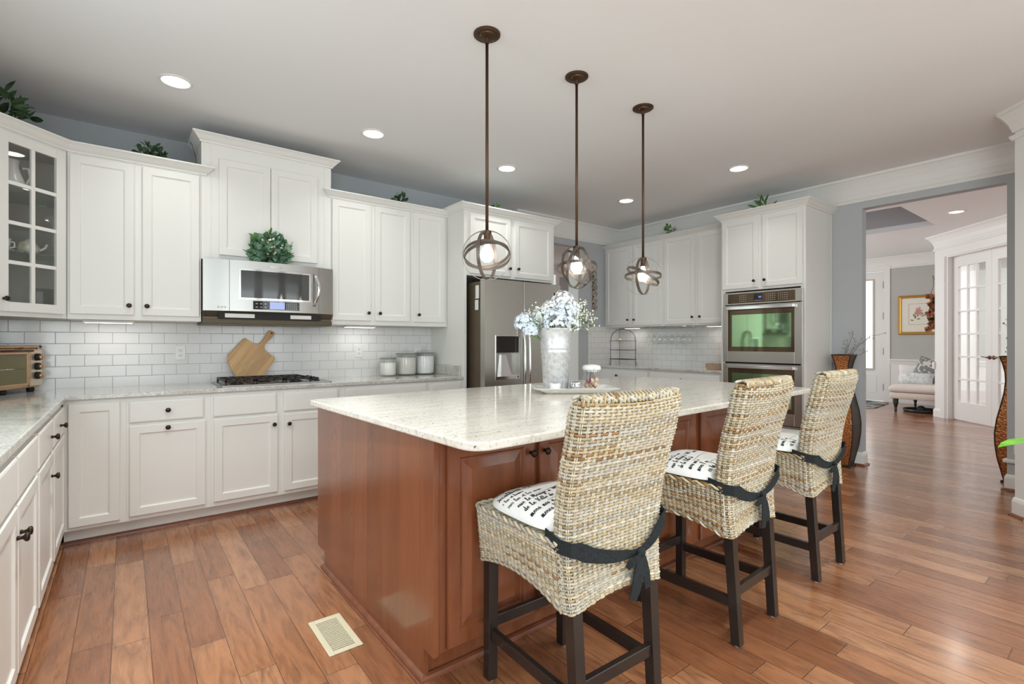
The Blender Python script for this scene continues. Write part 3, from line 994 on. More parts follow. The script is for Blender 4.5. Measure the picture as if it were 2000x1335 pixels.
MB().box(0.02, 0.93, 0.06, 0.12, 0.0, 0.095).build('kick_grille', BLACK, t)
t = thing('paper_note', 'two white paper slips held by a black magnet on the side of the refrigerator', 'note', (2.604, 3.90, 1.70))
MB().box(-0.003, 0.0, -0.035, 0.02, -0.055, 0.08).build('upper_slip', PLASTIC, t)
MB().box(-0.0045, -0.003, -0.030, 0.026, -0.15, -0.04).build('lower_slip', PLASTIC, t)
MB().box(-0.009, -0.0045, -0.045, 0.03, -0.055, -0.045).build('magnet_bar', BLACK, t)

# ------------------------------------------------------------------ microwave
t = thing('microwave_oven', 'stainless over-range microwave with a bowed front', 'microwave', (0.447, 4.30, 0))
WM, Z0, Z1 = 0.938, 1.482, 1.862


def bow(x):
    return -0.035 - 0.075 * (1 - ((x - WM / 2) / (WM / 2)) ** 2)


def bowed(name, xa, xb, za, zb, off, m, parent, n=14, th=0.012):
    mb = MB()
    front_r, rs = [], []
    xs = [xa + (xb - xa) * i / n for i in range(n + 1)]
    for x in xs:
        y = bow(x) + off
        rs.append([(x, y, za), (x, y, zb), (x, y + th, zb), (x, y + th, za)])
    mb.rings(rs)
    return mb.build(name, m, parent, True, auto=35)


MB().box(0.002, WM - 0.002, 0.0, 0.345, Z0 - 0.10, Z1).build('case', STEELD, t)
mb = MB()
n = 16
rs = []
for i in range(n + 1):
    x = WM * i / n
    rs.append([(x, bow(x) + 0.012, Z0), (x, bow(x) + 0.012, Z1), (x, 0.0, Z1), (x, 0.0, Z0)])
mb.rings(rs)
mb.build('front_shell', STEEL, t, True, auto=35)
bowed('left_panel', 0.0, 0.162, Z0, Z1, 0.0, STEEL, t)
fd = bowed('door', 0.166, 0.812, Z0, Z1, -0.001, STEEL, t)
bowed('right_panel', 0.815, WM, Z0, Z1, 0.0, STEEL, t)
bowed('window_surround', 0.225, 0.742, 1.572, 1.800, -0.006, CHROME, fd, th=0.006)
bowed('window', 0.237, 0.730, 1.583, 1.789, -0.009, MWG, fd, th=0.005)
kp = bowed('keypad', 0.318, 0.652, 1.498, 1.562, -0.008, BLACKG, fd, th=0.008)
bowed('display', 0.432, 0.540, 1.502, 1.558, -0.0105, DISPL, kp, th=0.004)
mb = MB()
for i_ in range(6):
    for j_ in range(4):
        x = 0.552 + i_ * 0.015
        y = bow(x) - 0.0095
        mb.box(x, x + 0.005, y, y + 0.002, 1.505 + j_ * 0.013, 1.509 + j_ * 0.013)
for i_ in range(3):
    for j_ in range(2):
        x = 0.335 + i_ * 0.030
        y = bow(x) - 0.0095
        mb.box(x, x + 0.014, y, y + 0.002, 1.513 + j_ * 0.026, 1.518 + j_ * 0.026)
mb.build('key_markings', KEYM, kp)
bowed('badge', 0.438, 0.532, 1.820, 1.838, -0.004, STEELZ, fd, th=0.004)
bowed('badge_plate', 0.442, 0.528, 1.824, 1.834, -0.006, CHROME, fd, th=0.003)
for i_ in range(3):
    x = 0.092 + i_ * 0.022
    MB().lathe([(0.008, 0.0), (0.008, -0.004), (0.005, -0.006)], x, bow(x), 1.512, 12, 'y').build('button', CHROME, t, True)
hx = 0.775
pts = []
for i in range(9):
    a = i / 8
    pts.append((hx + 0.022 * math.sin(math.pi * a), bow(hx) - 0.006 - 0.045 * math.sin(math.pi * a), 1.545 + 0.26 * a))
MB().tube(pts, [0.010 + 0.004 * math.sin(math.pi * i / 8) for i in range(9)], 10).build('handle', CHROME, fd, True)
# sloped underside with filters and cooktop lamps
mb = MB()
mb.rings([[(0.0, -0.05, Z0 - 0.002), (WM, -0.05, Z0 - 0.002), (WM, 0.34, Z0 - 0.002), (0.0, 0.34, Z0 - 0.002)],
          [(0.01, 0.02, Z0 - 0.06), (WM - 0.01, 0.02, Z0 - 0.06), (WM - 0.01, 0.34, Z0 - 0.10), (0.01, 0.34, Z0 - 0.10)]])
mb.build('underside', STEELD, t)
mb = MB()
mb.box(0.10, 0.84, -0.040, 0.02, Z0 - 0.055, Z0 - 0.012)
mb.build('intake_recess', BLACK, t)
for q in ((0.14, 0.34), (0.60, 0.76)):
    MB().box(q[0], q[1], -0.046, -0.039, Z0 - 0.048, Z0 - 0.018).build('filter', PLASTIC, t)
mb = MB()
mb.rings([[(0.0, 0.02, Z0 - 0.055), (WM, 0.02, Z0 - 0.055), (WM, 0.02, Z0 - 0.097), (0.0, 0.02, Z0 - 0.097)], [(0.0, -0.012, Z0 - 0.06), (WM, -0.012, Z0 - 0.06), (WM, -0.012, Z0 - 0.092), (0.0, -0.012, Z0 - 0.092)]])
mb.build('vent_lip', mat('vent_brown_steel', (0.085, 0.068, 0.042), 0.4, 0.5), t)

# ------------------------------------------------------------------ island
t = thing('kitchen_island', 'cherry-stained kitchen island with raised-panel doors facing the stools', 'island', (0, 0, 0))
XI0, XI1, YI0, YI1 = 0.872, 3.52, 1.612, 2.93
MB().box(XI0 + 0.02, XI1, YI0, YI1 - 0.02, 0.105, 0.894).build('body', CHERRY, t)
MB().box(XI0 + 0.02, XI1, YI0 + 0.06, YI1 - 0.095, 0.0, 0.105).build('toe_kick', CHERRY, t)
# end panel with notched toe corners
yz = [(1.662, 0.0), (2.825, 0.0), (2.825, 0.088), (2.945, 0.088), (2.945, 0.894), (1.585, 0.894), (1.585, 0.115), (1.662, 0.115)]
MB().rings([[(XI0, y, z) for y, z in yz][::-1], [(XI0 + 0.021, y, z) for y, z in yz][::-1]]).build('end_panel', CHERRYP, t, bevel=0.001)
doors = [(0.935, 1.352, 1.328), (1.380, 1.797, 1.404), (1.855, 2.190, 2.166), (2.205, 2.545, 2.229), (2.600, 3.025, 3.001), (3.045, 3.470, 3.069)]
for a, b_, kx in doors:
    o = MB().panel(a, b_, 0.118, 0.872, ST['raised']).build('door', CHERRY, t, loc=(0, YI0, 0))
    knob(o, kx, -0.021, 0.792)
MB().sweep(SHOE, [(0.905, 2.84), (0.872, 2.84), (0.872, 1.662), (3.52, 1.672)][1:]).build('shoe_moulding', SHOEM, t)

# island countertop (rounded corners)
cr = [(0.872, 1.325), (3.84, 1.475), (3.83, 3.05), (0.813, 2.925)]


def rounded(poly, rad, n=7):
    out = []
    m_ = len(poly)
    for i in range(m_):
        p0, p1, p2 = Vector(poly[i - 1]), Vector(poly[i]), Vector(poly[(i + 1) % m_])
        r_ = rad[i] if isinstance(rad, (list, tuple)) else rad
        a, c = p1 + (p0 - p1).normalized() * r_, p1 + (p2 - p1).normalized() * r_
        for j in range(n + 1):
            q = j / n
            out.append((a * (1 - q) ** 2 + p1 * 2 * q * (1 - q) + c * q ** 2)[:])
    return out


tag(MB().prism(rounded(cr, [0.09, 0.09, 0.22, 0.05]), 0.895, 0.926, 0.006).build('island_countertop', GRAN_I), 'large pale granite slab topping the cherry island', 'countertop')

# ------------------------------------------------------------------ wicker stools
TINTS = [(0.66, 0.56, 0.40), (0.70, 0.61, 0.47), (0.62, 0.51, 0.34), (0.72, 0.66, 0.56), (0.54, 0.41, 0.24), (0.64, 0.52, 0.32), (0.63, 0.59, 0.51), (0.68, 0.58, 0.39)]


def strand_tint(r_, warm):
    c = r_.choice(TINTS)
    if r_.random() < warm:
        c = r_.choice(((0.42, 0.23, 0.09), (0.50, 0.31, 0.13), (0.55, 0.38, 0.18)))
    f = 0.58 + 0.32 * r_.random()
    return (c[0] * f, c[1] * f, c[2] * f)


def weave(mb, rowpts, rows, r_, stakes, rad=0.0046, amp=0.0036, warm=0.1, sub=3, zfun=None, closed=False):
    """rowpts(j, s) -> (point, outward normal) ; s in 0..1 ; weaves horizontal strands over vertical stakes"""
    for j in range(rows):
        n = stakes * sub
        pts = []
        for i in range(n + (0 if closed else 1)):
            s = i / n
            p, nr = rowpts(j, s)
            pts.append(Vector(p) + Vector(nr) * (amp * math.cos(math.pi * (i / sub + j))))
        # break each row into a few strands with their own colour
        i = 0
        end = len(pts)
        while i < end - 1:
            L = r_.randint(sub * 5, sub * 18)
            k2 = min(end - 1, i + L)
            if end - 1 - k2 < sub * 2:
                k2 = end - 1
            mb.t = strand_tint(r_, warm)
            seg = pts[i:k2 + 1]
            if closed and k2 == end - 1:
                seg = seg + [pts[0]]
            mb.tube(seg, rad * (0.92 + 0.2 * r_.random()), 5, cap=False)
            i = k2
    for c in range(stakes + (0 if closed else 1)):
        for o_ in (-0.0030, 0.0030):
            q_ = r_.uniform(0.9, 1.08)
            mb.t = (0.63 * q_, 0.60 * q_, 0.53 * q_)
            pts = []
            for j in range(-1, rows + 1):
                jj = max(0, min(rows - 1, j))
                p, nr = rowpts(jj, c / stakes)
                p2, _ = rowpts(jj, min(1.0, c / stakes + 0.002))
                tg = (Vector(p2) - Vector(p))
                tg = tg.normalized() if tg.length > 1e-7 else Vector((0, 0, 0))
                pts.append(Vector(p) + tg * o_ - Vector(nr) * (0.0036 * math.cos(math.pi * (c + jj))))
            mb.tube(pts, 0.0030, 4, cap=False)
    return mb


def back_y(z):      # rearward lean of the back, local y of the rear face
    q = (z - 0.44) / 0.64
    return -0.235 + 0.03 * math.sin(math.pi * min(1, q * 1.25)) * 0.6 - 0.075 * q ** 2.2


def back_w(z):
    q = (z - 0.44) / 0.64
    return 0.208 + 0.026 * max(0, q) ** 0.8


def rrect(w, d, rc, s):
    """point and normal on a rounded rectangle outline, starting mid front, s 0..1"""
    segs = []
    hw, hd = w - rc, d - rc
    pts = []
    for cx, cy, a in ((hw, hd, 0), (-hw, hd, 90), (-hw, -hd, 180), (hw, -hd, 270)):
        for i in range(5):
            ang_ = R(a + 22.5 * i)
            pts.append((cx + rc * math.cos(ang_), cy + rc * math.sin(ang_), math.cos(ang_), math.sin(ang_)))
    pts.append(pts[0])
    Ls = [0]
    for i in range(1, len(pts)):
        Ls.append(Ls[-1] + math.hypot(pts[i][0] - pts[i - 1][0], pts[i][1] - pts[i - 1][1]))
    q = (s % 1.0) * Ls[-1]
    for i in range(1, len(pts)):
        if q <= Ls[i] + 1e-9:
            f = (q - Ls[i - 1]) / max(1e-9, Ls[i] - Ls[i - 1])
            a, b_ = pts[i - 1], pts[i]
            return tuple(a[k_] + (b_[k_] - a[k_]) * f for k_ in range(4))
    return pts[-1]


def make_stool(label, seed, warm, loc, rotz, group):
    r_ = random.Random(seed)
    t = thing('wicker_counter_stool', label, 'stool', loc, rotz, group)
    # woven back (a closed shell from skirt corner to top)
    mb = MB()
    PZ = 0.0100
    rows = 64
    ZB0 = 0.445

    def bp(j, s):
        z = ZB0 + PZ * j
        top = max(0.0, (z - 1.05) / 0.04)
        w_ = back_w(z) - 0.008 * top
        th = 0.034 - 0.010 * top
        x, y, nx, ny = rrect(w_, th, 0.026, s)
        # scalloped lower edge at the back, crest dips in the middle
        zz = z + (0.030 * math.cos(x / w_ * math.pi / 2) * max(0, 1 - j / 10) if j < 10 else 0) - (0.012 * math.cos(x / w_ * math.pi / 2) * max(0, (j - 45) / 19))
        yb = back_y(z) + 0.034 + 0.020 * (1 - (x / w_) ** 2) * -1 * max(0, min(1, (z - 0.55) / 0.5)) * 0.5
        return (x, yb + y, zz), (nx, ny, 0)
    weave(mb, bp, rows, r_, 46, warm=warm, closed=True)
    # braided crest
    for k_ in range(3):
        pts = []
        for i in range(61):
            s = i / 60
            x = -0.222 + 0.444 * s
            z = 1.086 - 0.010 * math.cos(x / 0.23 * math.pi / 2) + 0.009 * math.sin(s * 34 + k_ * 2.1)
            y = back_y(1.07) + 0.034 - 0.008 * (1 - (x / 0.23) ** 2) + 0.024 * math.cos(s * 34 + k_ * 2.1)
            pts.append((x, y, z))
        mb.t = strand_tint(r_, warm)
        mb.tube(pts, 0.0058, 6)
    for k_ in range(2):
        for i in range(26):
            x = -0.222 + 0.444 * (i + 0.5) / 26
            mb.t = strand_tint(r_, warm)
            y = back_y(1.07) + 0.034
            mb.tube([(x - 0.02, y - 0.033, 1.068), (x - 0.008, y - 0.026, 1.088), (x + 0.006, y, 1.095), (x + 0.02, y + 0.024, 1.086), (x + 0.03, y + 0.03, 1.068)][:: 1 if k_ else -1], 0.0050, 5)
    mb.m = 1
    rs = []
    for j in range(0, 44, 3):
        z = ZB0 + 0.03 + 0.0150 * j * 0.94
        w_ = back_w(z) - 0.012
        y0 = back_y(z) + 0.034
        rs.append([(x * 1.0, y0 + y, z) for x, y, _, _ in (rrect(w_, 0.022, 0.018, q / 20) for q in range(20))])
    mb.t = None
    mb.rings(rs)
    mb.build('backrest', [WICK, WCORE], t, True)
    # woven seat skirt on the three open sides
    mb = MB()
    rows2 = 20
    yb_, yf_ = -0.20, 0.262

    def sp(j, s):
        z = 0.452 + PZ * j
        w_ = 0.212 + 0.020 * (j / rows2)
        L1 = yf_ - yb_
        tot = 2 * L1 + 2 * w_
        q = s * tot
        rc = 0.03
        if q < L1:
            p, nr, side = (-w_, yb_ + q), (-1, 0), q / L1
        elif q < L1 + 2 * w_:
            p, nr, side = (-w_ + (q - L1), yf_), (0, 1), (q - L1) / (2 * w_)
        else:
            p, nr, side = (w_, yf_ - (q - L1 - 2 * w_)), (1, 0), (q - L1 - 2 * w_) / L1
        # round the front corners
        for cx in (-w_, w_):
            dx, dy = abs(p[0] - cx), yf_ - p[1]
            if dx < rc and dy < rc:
                sx = 1 if cx < 0 else -1
                k_ = (dx - dy) / rc
                a = math.pi / 4 * (1 - k_)
                c_ = (cx + sx * rc, yf_ - rc)
                p = (c_[0] - sx * rc * math.sin(a), c_[1] + rc * math.cos(a))
                nr = (-sx * math.sin(a), math.cos(a))
        lift = 0.045 * max(0.0, math.sin(math.pi * side)) ** 0.8 * max(0, 1 - j / 14)
        # side edges fall toward the rear corner
        return (p[0], p[1], z + lift), (nr[0], nr[1], 0)
    weave(mb, sp, rows2, r_, 66, warm=warm)
    # rim binding and lower edge twist
    for zz, jj in ((0.648, rows2 - 1), (None, 0)):
        for k_ in range(2):
            pts = []
            for i in range(150):
                p, nr = sp(jj, i / 149)
                pts.append((p[0] + nr[0] * 0.005 * math.cos(i * 0.9 + k_ * 3.1), p[1] + nr[1] * 0.005 * math.cos(i * 0.9 + k_ * 3.1), p[2] + (0.008 if zz else -0.008) + 0.005 * math.sin(i * 0.9 + k_ * 3.1)))
            mb.t = strand_tint(r_, warm)
            mb.tube(pts, 0.0052, 5)
    mb.m = 1
    mb.t = None
    mb.box(-0.205, 0.205, yb_, yf_ - 0.014, 0.50, 0.636)
    mb.build('seat', [WICK, WCORE], t, True)
    mb = MB()
    for i in range(42):
        mb.t = strand_tint(r_, warm)
        y = yb_ + 0.006 + (yf_ - yb_ - 0.012) * (i + 0.5) / 42
        mb.tube([(-0.228, y, 0.640), (-0.1, y, 0.645), (0.1, y, 0.645), (0.228, y, 0.640)], 0.0058, 5)
    mb.build('seat_top', WICK, t, True)
    # square black legs and stretchers
    feet = [(-0.180, 0.235), (0.180, 0.235), (-0.172, -0.235), (0.172, -0.235)]
    tops = [(-0.178, 0.232), (0.178, 0.232), (-0.178, -0.200), (0.178, -0.200)]
    h = 0.0205
    for (fx, fy), (tx, ty) in zip(feet, tops):
        lg = MB().rings([[(fx + a * h * 0.92, fy + b_ * h * 0.92, 0.006) for a, b_ in ((-1, -1), (1, -1), (1, 1), (-1, 1))], [(tx + a * h, ty + b_ * h, 0.56) for a, b_ in ((-1, -1), (1, -1), (1, 1), (-1, 1))]]).build('leg', LEGM, t, bevel=0.002)
        MB().lathe([(0.012, 0.0), (0.012, 0.006)], fx, fy, 0, 12).build('glide', PLASTIC, lg, True)

    def at(i, z):
        f = z / 0.56
        return (feet[i][0] + (tops[i][0] - feet[i][0]) * f, feet[i][1] + (tops[i][1] - feet[i][1]) * f)
    for i, j, z in ((0, 2, 0.175), (1, 3, 0.175), (0, 1, 0.215), (2, 3, 0.215)):
        a, b_ = at(i, z), at(j, z)
        mb = MB()
        if abs(a[0] - b_[0]) > 0.2:
            mb.box(a[0], b_[0], a[1] - 0.011, a[1] + 0.011, z - 0.02, z + 0.02)
        else:
            mb.box(a[0] - 0.011, a[0] + 0.011, b_[1], a[1], z - 0.02, z + 0.02)
        mb.build('stretcher', LEGM, t, bevel=0.002)
    return t


SG = 'wicker stools at the island'
stool_spots = [((1.245, 1.275, 0), R(-1.5)), ((2.155, 1.300, 0), R(2.5)), ((3.02, 1.325, 0), R(1))]
stool_labels = ['pale wicker counter stool nearest the camera, at the near end of the island',
                'wicker counter stool with a browner back, middle one of the three at the island',
                'wicker counter stool farthest along the island, next to the tall bronze floor vase']
for i, ((l_, rz), lb) in enumerate(zip(stool_spots, stool_labels)):
    make_stool(lb, 20 + i, (0.06, 0.26, 0.18)[i], l_, rz, SG)

# ---- cursive stroke letters for the printed linen
GL = {
    'D': [(0.1, 0), (0.25, 1), (0.1, 0), (0.5, 0.05), (0.75, 0.5), (0.5, 0.98), (0.0, 0.8)], 'é': [(0, .2), (.3, .35), (.25, .5), (.08, .4), (.1, .1), (.4, .1)],
    'e': [(0, .2), (.3, .35), (.25, .5), (.08, .4), (.1, .1), (.4, .15)], 'c': [(.32, .42), (.15, .5), (.03, .25), (.15, .02), (.4, .15)],
    'u': [(0, .2), (.1, .5), (.08, .1), (.2, .02), (.35, .5), (.34, .1), (.5, .15)], 'l': [(0, .1), (.25, .9), (.15, 1), (.1, .5), (.15, .02), (.35, .15)],
    't': [(0, .15), (.18, .85), (.12, .1), (.3, .1), (.02, .6), (.32, .62)], 'i': [(0, .2), (.12, .5), (.1, .05), (.28, .15)],
    'r': [(0, .1), (.1, .5), (.14, .42), (.3, .45), (.24, .08), (.4, .15)], 'x': [(0, .45), (.3, 0), (.15, .25), (.32, .5), (0, 0), (.4, .15)],
    'm': [(0, 0), (.08, .48), (.08, 0), (.22, .5), (.24, 0), (.38, .5), (.4, .02), (.55, .15)], 'n': [(0, 0), (.08, .48), (.08, 0), (.24, .5), (.26, .02), (.42, .15)],
    'o': [(.25, .48), (.05, .35), (.08, .03), (.28, .1), (.25, .48), (.42, .4)], 'a': [(.3, .45), (.08, .4), (.06, .05), (.28, .3), (.32, .5), (.3, .05), (.48, .15)],
    'h': [(0, .05), (.2, .95), (.1, 1), (.06, 0), (.22, .48), (.26, .02), (.42, .15)], 's': [(0, .1), (.2, .5), (.25, .15), (.08, .0), (.38, .15)],
    'p': [(0, .2), (.1, .5), (.02, -.45), (.1, .45), (.28, .4), (.2, .02), (.4, .15)], 'd': [(.28, .42), (.06, .38), (.06, .04), (.26, .2), (.38, 1), (.3, .05), (.46, .15)],
    'g': [(.3, .42), (.08, .4), (.08, .06), (.28, .3), (.3, .5), (.2, -.45), (.02, -.3), (.42, .15)], 'y': [(0, .45), (.1, .1), (.28, .45), (.18, -.45), (.0, -.3), (.4, .12)],
    'M': [(0, 0), (.2, 1), (.32, .2), (.55, 1), (.52, .05), (.72, .12)], 'V': [(0, .9), (.15, 1), (.2, 0), (.5, 1), (.62, .9)], 'v': [(0, .45), (.1, .02), (.28, .5), (.42, .42)],
    'B': [(.1, 0), (.2, 1), (.5, .85), (.2, .5), (.55, .3), (.35, 0), (.05, .08)],
}
LINES = [('et les vieux', 0.021), ('Décultieux reproie', 0.030), ('même lui et hommes', 0.017), ('pour lui et les siens', 0.022), ('que le Mesage a', 0.026), ('de la Ville de', 0.026), ('mers nos a', 0.028), ('mères V en', 0.028), ('es tu d', 0.034)]


def cush_h(x, y, a, b, h):
    q = (abs(x / a) ** 3.6 + abs(y / b) ** 3.6)
    return h * max(0.0, 1 - q) ** 0.55


def make_cushion(label, loc, rotz, seed):
    r_ = random.Random(seed)
    t = thing('seat_cushion', label, 'cushion', loc, rotz, 'script print cushions tied to the stools')
    a, b_, h = 0.218, 0.222, 0.046
    mb = MB()
    n = 26
    for sgn in (1, -1):
        b0 = len(mb.v)
        for j in range(n + 1):
            for i in range(n + 1):
                u, v = -1 + 2 * i / n, -1 + 2 * j / n
                u, v = math.sin(u * math.pi / 2), math.sin(v * math.pi / 2)
                # square -> rounded square
                m_ = max(abs(u), abs(v))
                nrm_ = (abs(u) ** 3.6 + abs(v) ** 3.6) ** (1 / 3.6)
                k_ = m_ / nrm_ if nrm_ > 1e-6 else 1.0
                x, y = a * u * k_, b_ * v * k_
                hh = cush_h(x, y, a, b_, h) if sgn > 0 else -0.2 * cush_h(x, y, a, b_, h)
                if sgn > 0:
                    hh -= 0.004 * math.exp(-((x / 0.02) ** 2 + (y / 0.02) ** 2))
                mb.v.append((x, y, 0.0105 + hh))
        for j in range(n):
            for i in range(n):
                q = b0 + j * (n + 1) + i
                f = [q, q + 1, q + n + 2, q + n + 1]
                mb.face(f if sgn > 0 else f[::-1])
    # printed handwriting, laid on the surface
    mb.m = 1
    ca, sa = math.cos(R(12)), math.sin(R(12))

    def top(x, y):
        return 0.0105 + cush_h(x, y, a, b_, h) + 0.0012

    def stroke(pts, w_):
        P2 = []
        for i in range(len(pts) - 1):
            for k_ in range(4):
                f = k_ / 4
                p0, p1, p2, p3 = [Vector(pts[max(0, min(len(pts) - 1, i + d))]) for d in (-1, 0, 1, 2)]
                P2.append(0.5 * ((2 * p1) + (p2 - p0) * f + (2 * p0 - 5 * p1 + 4 * p2 - p3) * f * f + (3 * p1 - p0 - 3 * p2 + p3) * f ** 3))
        P2.append(Vector(pts[-1]))
        for p, q in zip(P2[:-1], P2[1:]):
            d = q - p
            if d.length < 1e-6:
                continue
            nr = Vector((-d.y, d.x)).normalized()
            ww = w_ * (0.6 + 0.9 * abs(nr.x))
            e = d.normalized() * w_ * 0.3
            c4 = [p - nr * ww - e, q - nr * ww + e, q + nr * ww + e, p + nr * ww - e]
            if any(abs(c[0] / a) ** 3.6 + abs(c[1] / b_) ** 3.6 > 0.86 for c in c4):
                continue
            mb.quad(*[(c[0], c[1], top(c[0], c[1])) for c in c4])
    yy = 0.225
    for li, (txt, sz) in enumerate(LINES):
        yy -= sz * 0.85 + 0.016
        x = -0.215 + 0.03 * r_.random()
        for ch in txt:
            if ch == ' ':
                x += sz * 0.45
                continue
            g = GL.get(ch, GL['e'])
            pts = []
            for gx, gy in g:
                lx, ly = x + (gx + 0.28 * gy) * sz, yy + gy * sz
                pts.append((lx * ca - (ly) * sa, lx * sa + ly * ca))
            stroke(pts, 0.0007 if sz < 0.024 else 0.00105)
            x += (max(p[0] for p in g) + 0.02) * sz
            if x > 0.22:
                break
        if li in (0, 3, 5, 7):
            pts = [(-0.10 + i * 0.06, yy - 0.012 + 0.006 * math.sin(i * 1.3 + li)) for i in range(6)]
            stroke([(p[0] * ca - p[1] * sa, p[0] * sa + p[1] * ca) for p in pts], 0.0009)
    # small bird-like flourishes
    for cx, cy in ((0.02, 0.065), (0.085, 0.068)):
        for k_ in range(5):
            stroke([(cx + 0.02 * math.cos(k_ * 1.2), cy + 0.012 * math.sin(k_ * 1.7)), (cx + 0.008 * k_, cy + 0.004), (cx - 0.015, cy - 0.006 + 0.004 * k_)], 0.0016)
    mb.build('pad', [FABRIC, INK], t, True)
    return t


def ribbon(mb, pts, w_, side_hint, th=0.0022):
    """flat band along pts; width direction per point"""
    P2 = [Vector(p) for p in pts]
    rs = []
    for i, p in enumerate(P2):
        d = (P2[min(i + 1, len(P2) - 1)] - P2[max(i - 1, 0)]).normalized()
        sd = Vector(side_hint[i] if isinstance(side_hint, list) else side_hint)
        sd = (sd - d * sd.dot(d)).normalized()
        nr = d.cross(sd)
        ww = w_[i] if isinstance(w_, (list, tuple)) else w_
        rs.append([p - sd * ww - nr * th, p + sd * ww - nr * th, p + sd * ww + nr * th, p - sd * ww + nr * th])
    mb.rings(rs)


def add_tie(cush, stool_lz, kx, drop, twist):
    """black sash round the back of the stool, in the cushion's own frame (z relative to cushion base 0.650)"""
    z0 = -0.650

    def bk(x, z):
        return back_y(z) - 0.016 - 0.006
    mb = MB()
    zs = 0.648
    zk = zs - drop

    def rear(xa, za, xb, zb, n_):
        out = []
        for i in range(n_ + 1):
            f = i / n_
            x = xa + (xb - xa) * f
            z = za + (zb - za) * (f ** 0.8) - 0.012 * math.sin(math.pi * f)
            out.append((x, bk(x, z) - 0.004, z + z0))
        return out
    wl_ = back_w(zs) + 0.011
    left = [(-wl_ + 0.004, -0.135, zs + z0 + 0.012), (-wl_ - 0.002, -0.165, zs + z0 + 0.008), (-wl_ - 0.003, -0.205, zs + z0), (-wl_ + 0.012, bk(0, zs) + 0.004, zs + z0 - 0.004)] + rear(-wl_ + 0.035, zs - 0.008, kx, zk, 9)
    right = [(wl_ - 0.004, -0.135, zs + z0 + 0.03), (wl_ + 0.002, -0.165, zs + z0 + 0.026), (wl_ + 0.003, -0.205, zs + z0 + 0.02), (wl_ - 0.012, bk(0, zs) + 0.004, zs + z0 + 0.012)] + rear(wl_ - 0.035, zs + 0.004, kx, zk, 6)
    ribbon(mb, left, [0.021] * 4 + [0.024, 0.025, 0.022, 0.021, 0.02, 0.019, 0.017, 0.014, 0.011, 0.009], (0, 0, 1))
    ribbon(mb, right, [0.019] * 4 + [0.021, 0.019, 0.018, 0.016, 0.014, 0.011, 0.009], (0, 0, 1))
    ky = bk(kx, zk)
    mb.sphere((kx, ky - 0.010, zk + z0), 0.016, 10, 7, (1.1, 0.8, 1.1))
    for sx, L, w_ in ((-0.055 - twist, 0.135, 0.021), (0.018 - twist * 0.3, 0.115, 0.015)):
        pts = [(kx + sx * f, bk(kx, max(0.46, zk - L * f)) - 0.012 - 0.006 * math.sin(f * 3), zk + z0 - L * f) for f in (0, .15, .35, .6, .8, 1.0)]
        ribbon(mb, pts, [0.006, 0.013, w_, w_ * 1.05, w_, w_ * 0.9], (1, 0, 0.15))
    lp = [(kx - 0.005, ky - 0.014, zk + z0), (kx - 0.035, ky - 0.028, zk + z0 - 0.004), (kx - 0.06, ky - 0.02, zk + z0 - 0.018), (kx - 0.066, ky - 0.01, zk + z0 - 0.035)]
    ribbon(mb, lp, [0.006, 0.011, 0.012, 0.008], (0.1, 0, 1))
    mb.build('sash', RIBBON, cush, True, auto=40)


cl = ['white script-print seat cushion tied to the nearest wicker stool', 'white script-print seat cushion on the middle wicker stool', 'white script-print seat cushion on the farthest wicker stool']
for i, ((l_, rz), lb) in enumerate(zip(stool_spots, cl)):
    off = Vector((0, 0.035, 0))
    off.rotate(Matrix.Rotation(rz, 3, 'Z'))
    c_ = make_cushion(lb, (l_[0] + off.x, l_[1] + off.y, 0.651), rz, 40 + i)
    e = bpy.data.objects.new('tie', None)
    add_tie(c_, None, (0.075, 0.02, 0.02)[i], (0.075, 0.06, 0.06)[i], (0.0, -0.03, 0.01)[i])
    for ch in c_.children:
        if ch.name.startswith('sash'):
            ch.location = (0, -0.035, 0)
    bpy.data.objects.remove(e)
#@@PART2@@
# ------------------------------------------------------------------ ceiling lights
DG = 'recessed ceiling downlights'
for (x, y), lb in (((0.253, 3.826), 'recessed downlight above the left wall cabinets'), ((1.561, 3.821), 'recessed downlight between the microwave cabinet and the first pendant'),
                   ((2.884, 3.805), 'recessed downlight in front of the refrigerator cabinet'), ((4.638, 2.447), 'recessed downlight in front of the oven tower'),
                   ((4.651, 3.816), 'recessed downlight in front of the bar cabinets')):
    t = thing('recessed_downlight', lb, 'ceiling light', (x, y, ZC), 0, DG)
    MB().lathe([(0.095, 0.0), (0.095, -0.003), (0.088, -0.007), (0.078, -0.008), (0.076, -0.001)], n=32).build('trim_ring', TRIMW, t, True)
    MB().lathe([(0.076, -0.0035), (0.04, -0.006), (0.001, -0.007)], n=32).build('lens', LAMP, t, True)
    light('downlight_lamp', 'AREA', (0, 0, -0.02), 2.2, (0.93, 0.96, 0.90), 0.14, (0, 0, 0), t, None, 115)

# under-cabinet lights
UL = 'under-cabinet light bars'
for (x, y, z, dx, dy, lb) in ((-0.09, 4.48, 1.40, 0.14, 0.04, 'light bar under the left wall cabinet'), (1.70, 4.48, 1.40, 0.14, 0.04, 'light bar under the wall cabinet right of the microwave'),
                              (5.72, 4.58, 1.458, 0.04, 0.13, 'light bar above the wire tiered stand'), (5.72, 3.30, 1.458, 0.04, 0.13, 'light bar under the cabinet beside the oven tower')):
    t = thing('under_cabinet_light', lb, 'light', (x, y, z - 0.001), 0, UL)
    MB().box(-dx, dx, -dy, dy, -0.016, 0.0).build('housing', PLASTIC, t, bevel=0.003)
    MB().box(-dx * 0.92, dx * 0.92, -dy * 0.8, dy * 0.8, -0.0185, -0.0158).build('lens', STRIP, t)
    light('under_cabinet_lamp', 'AREA', (0, 0, -0.024), 0.2, (1, 0.94, 0.87), dx * 1.8, (0, 0, 0), t, dy * 1.6)

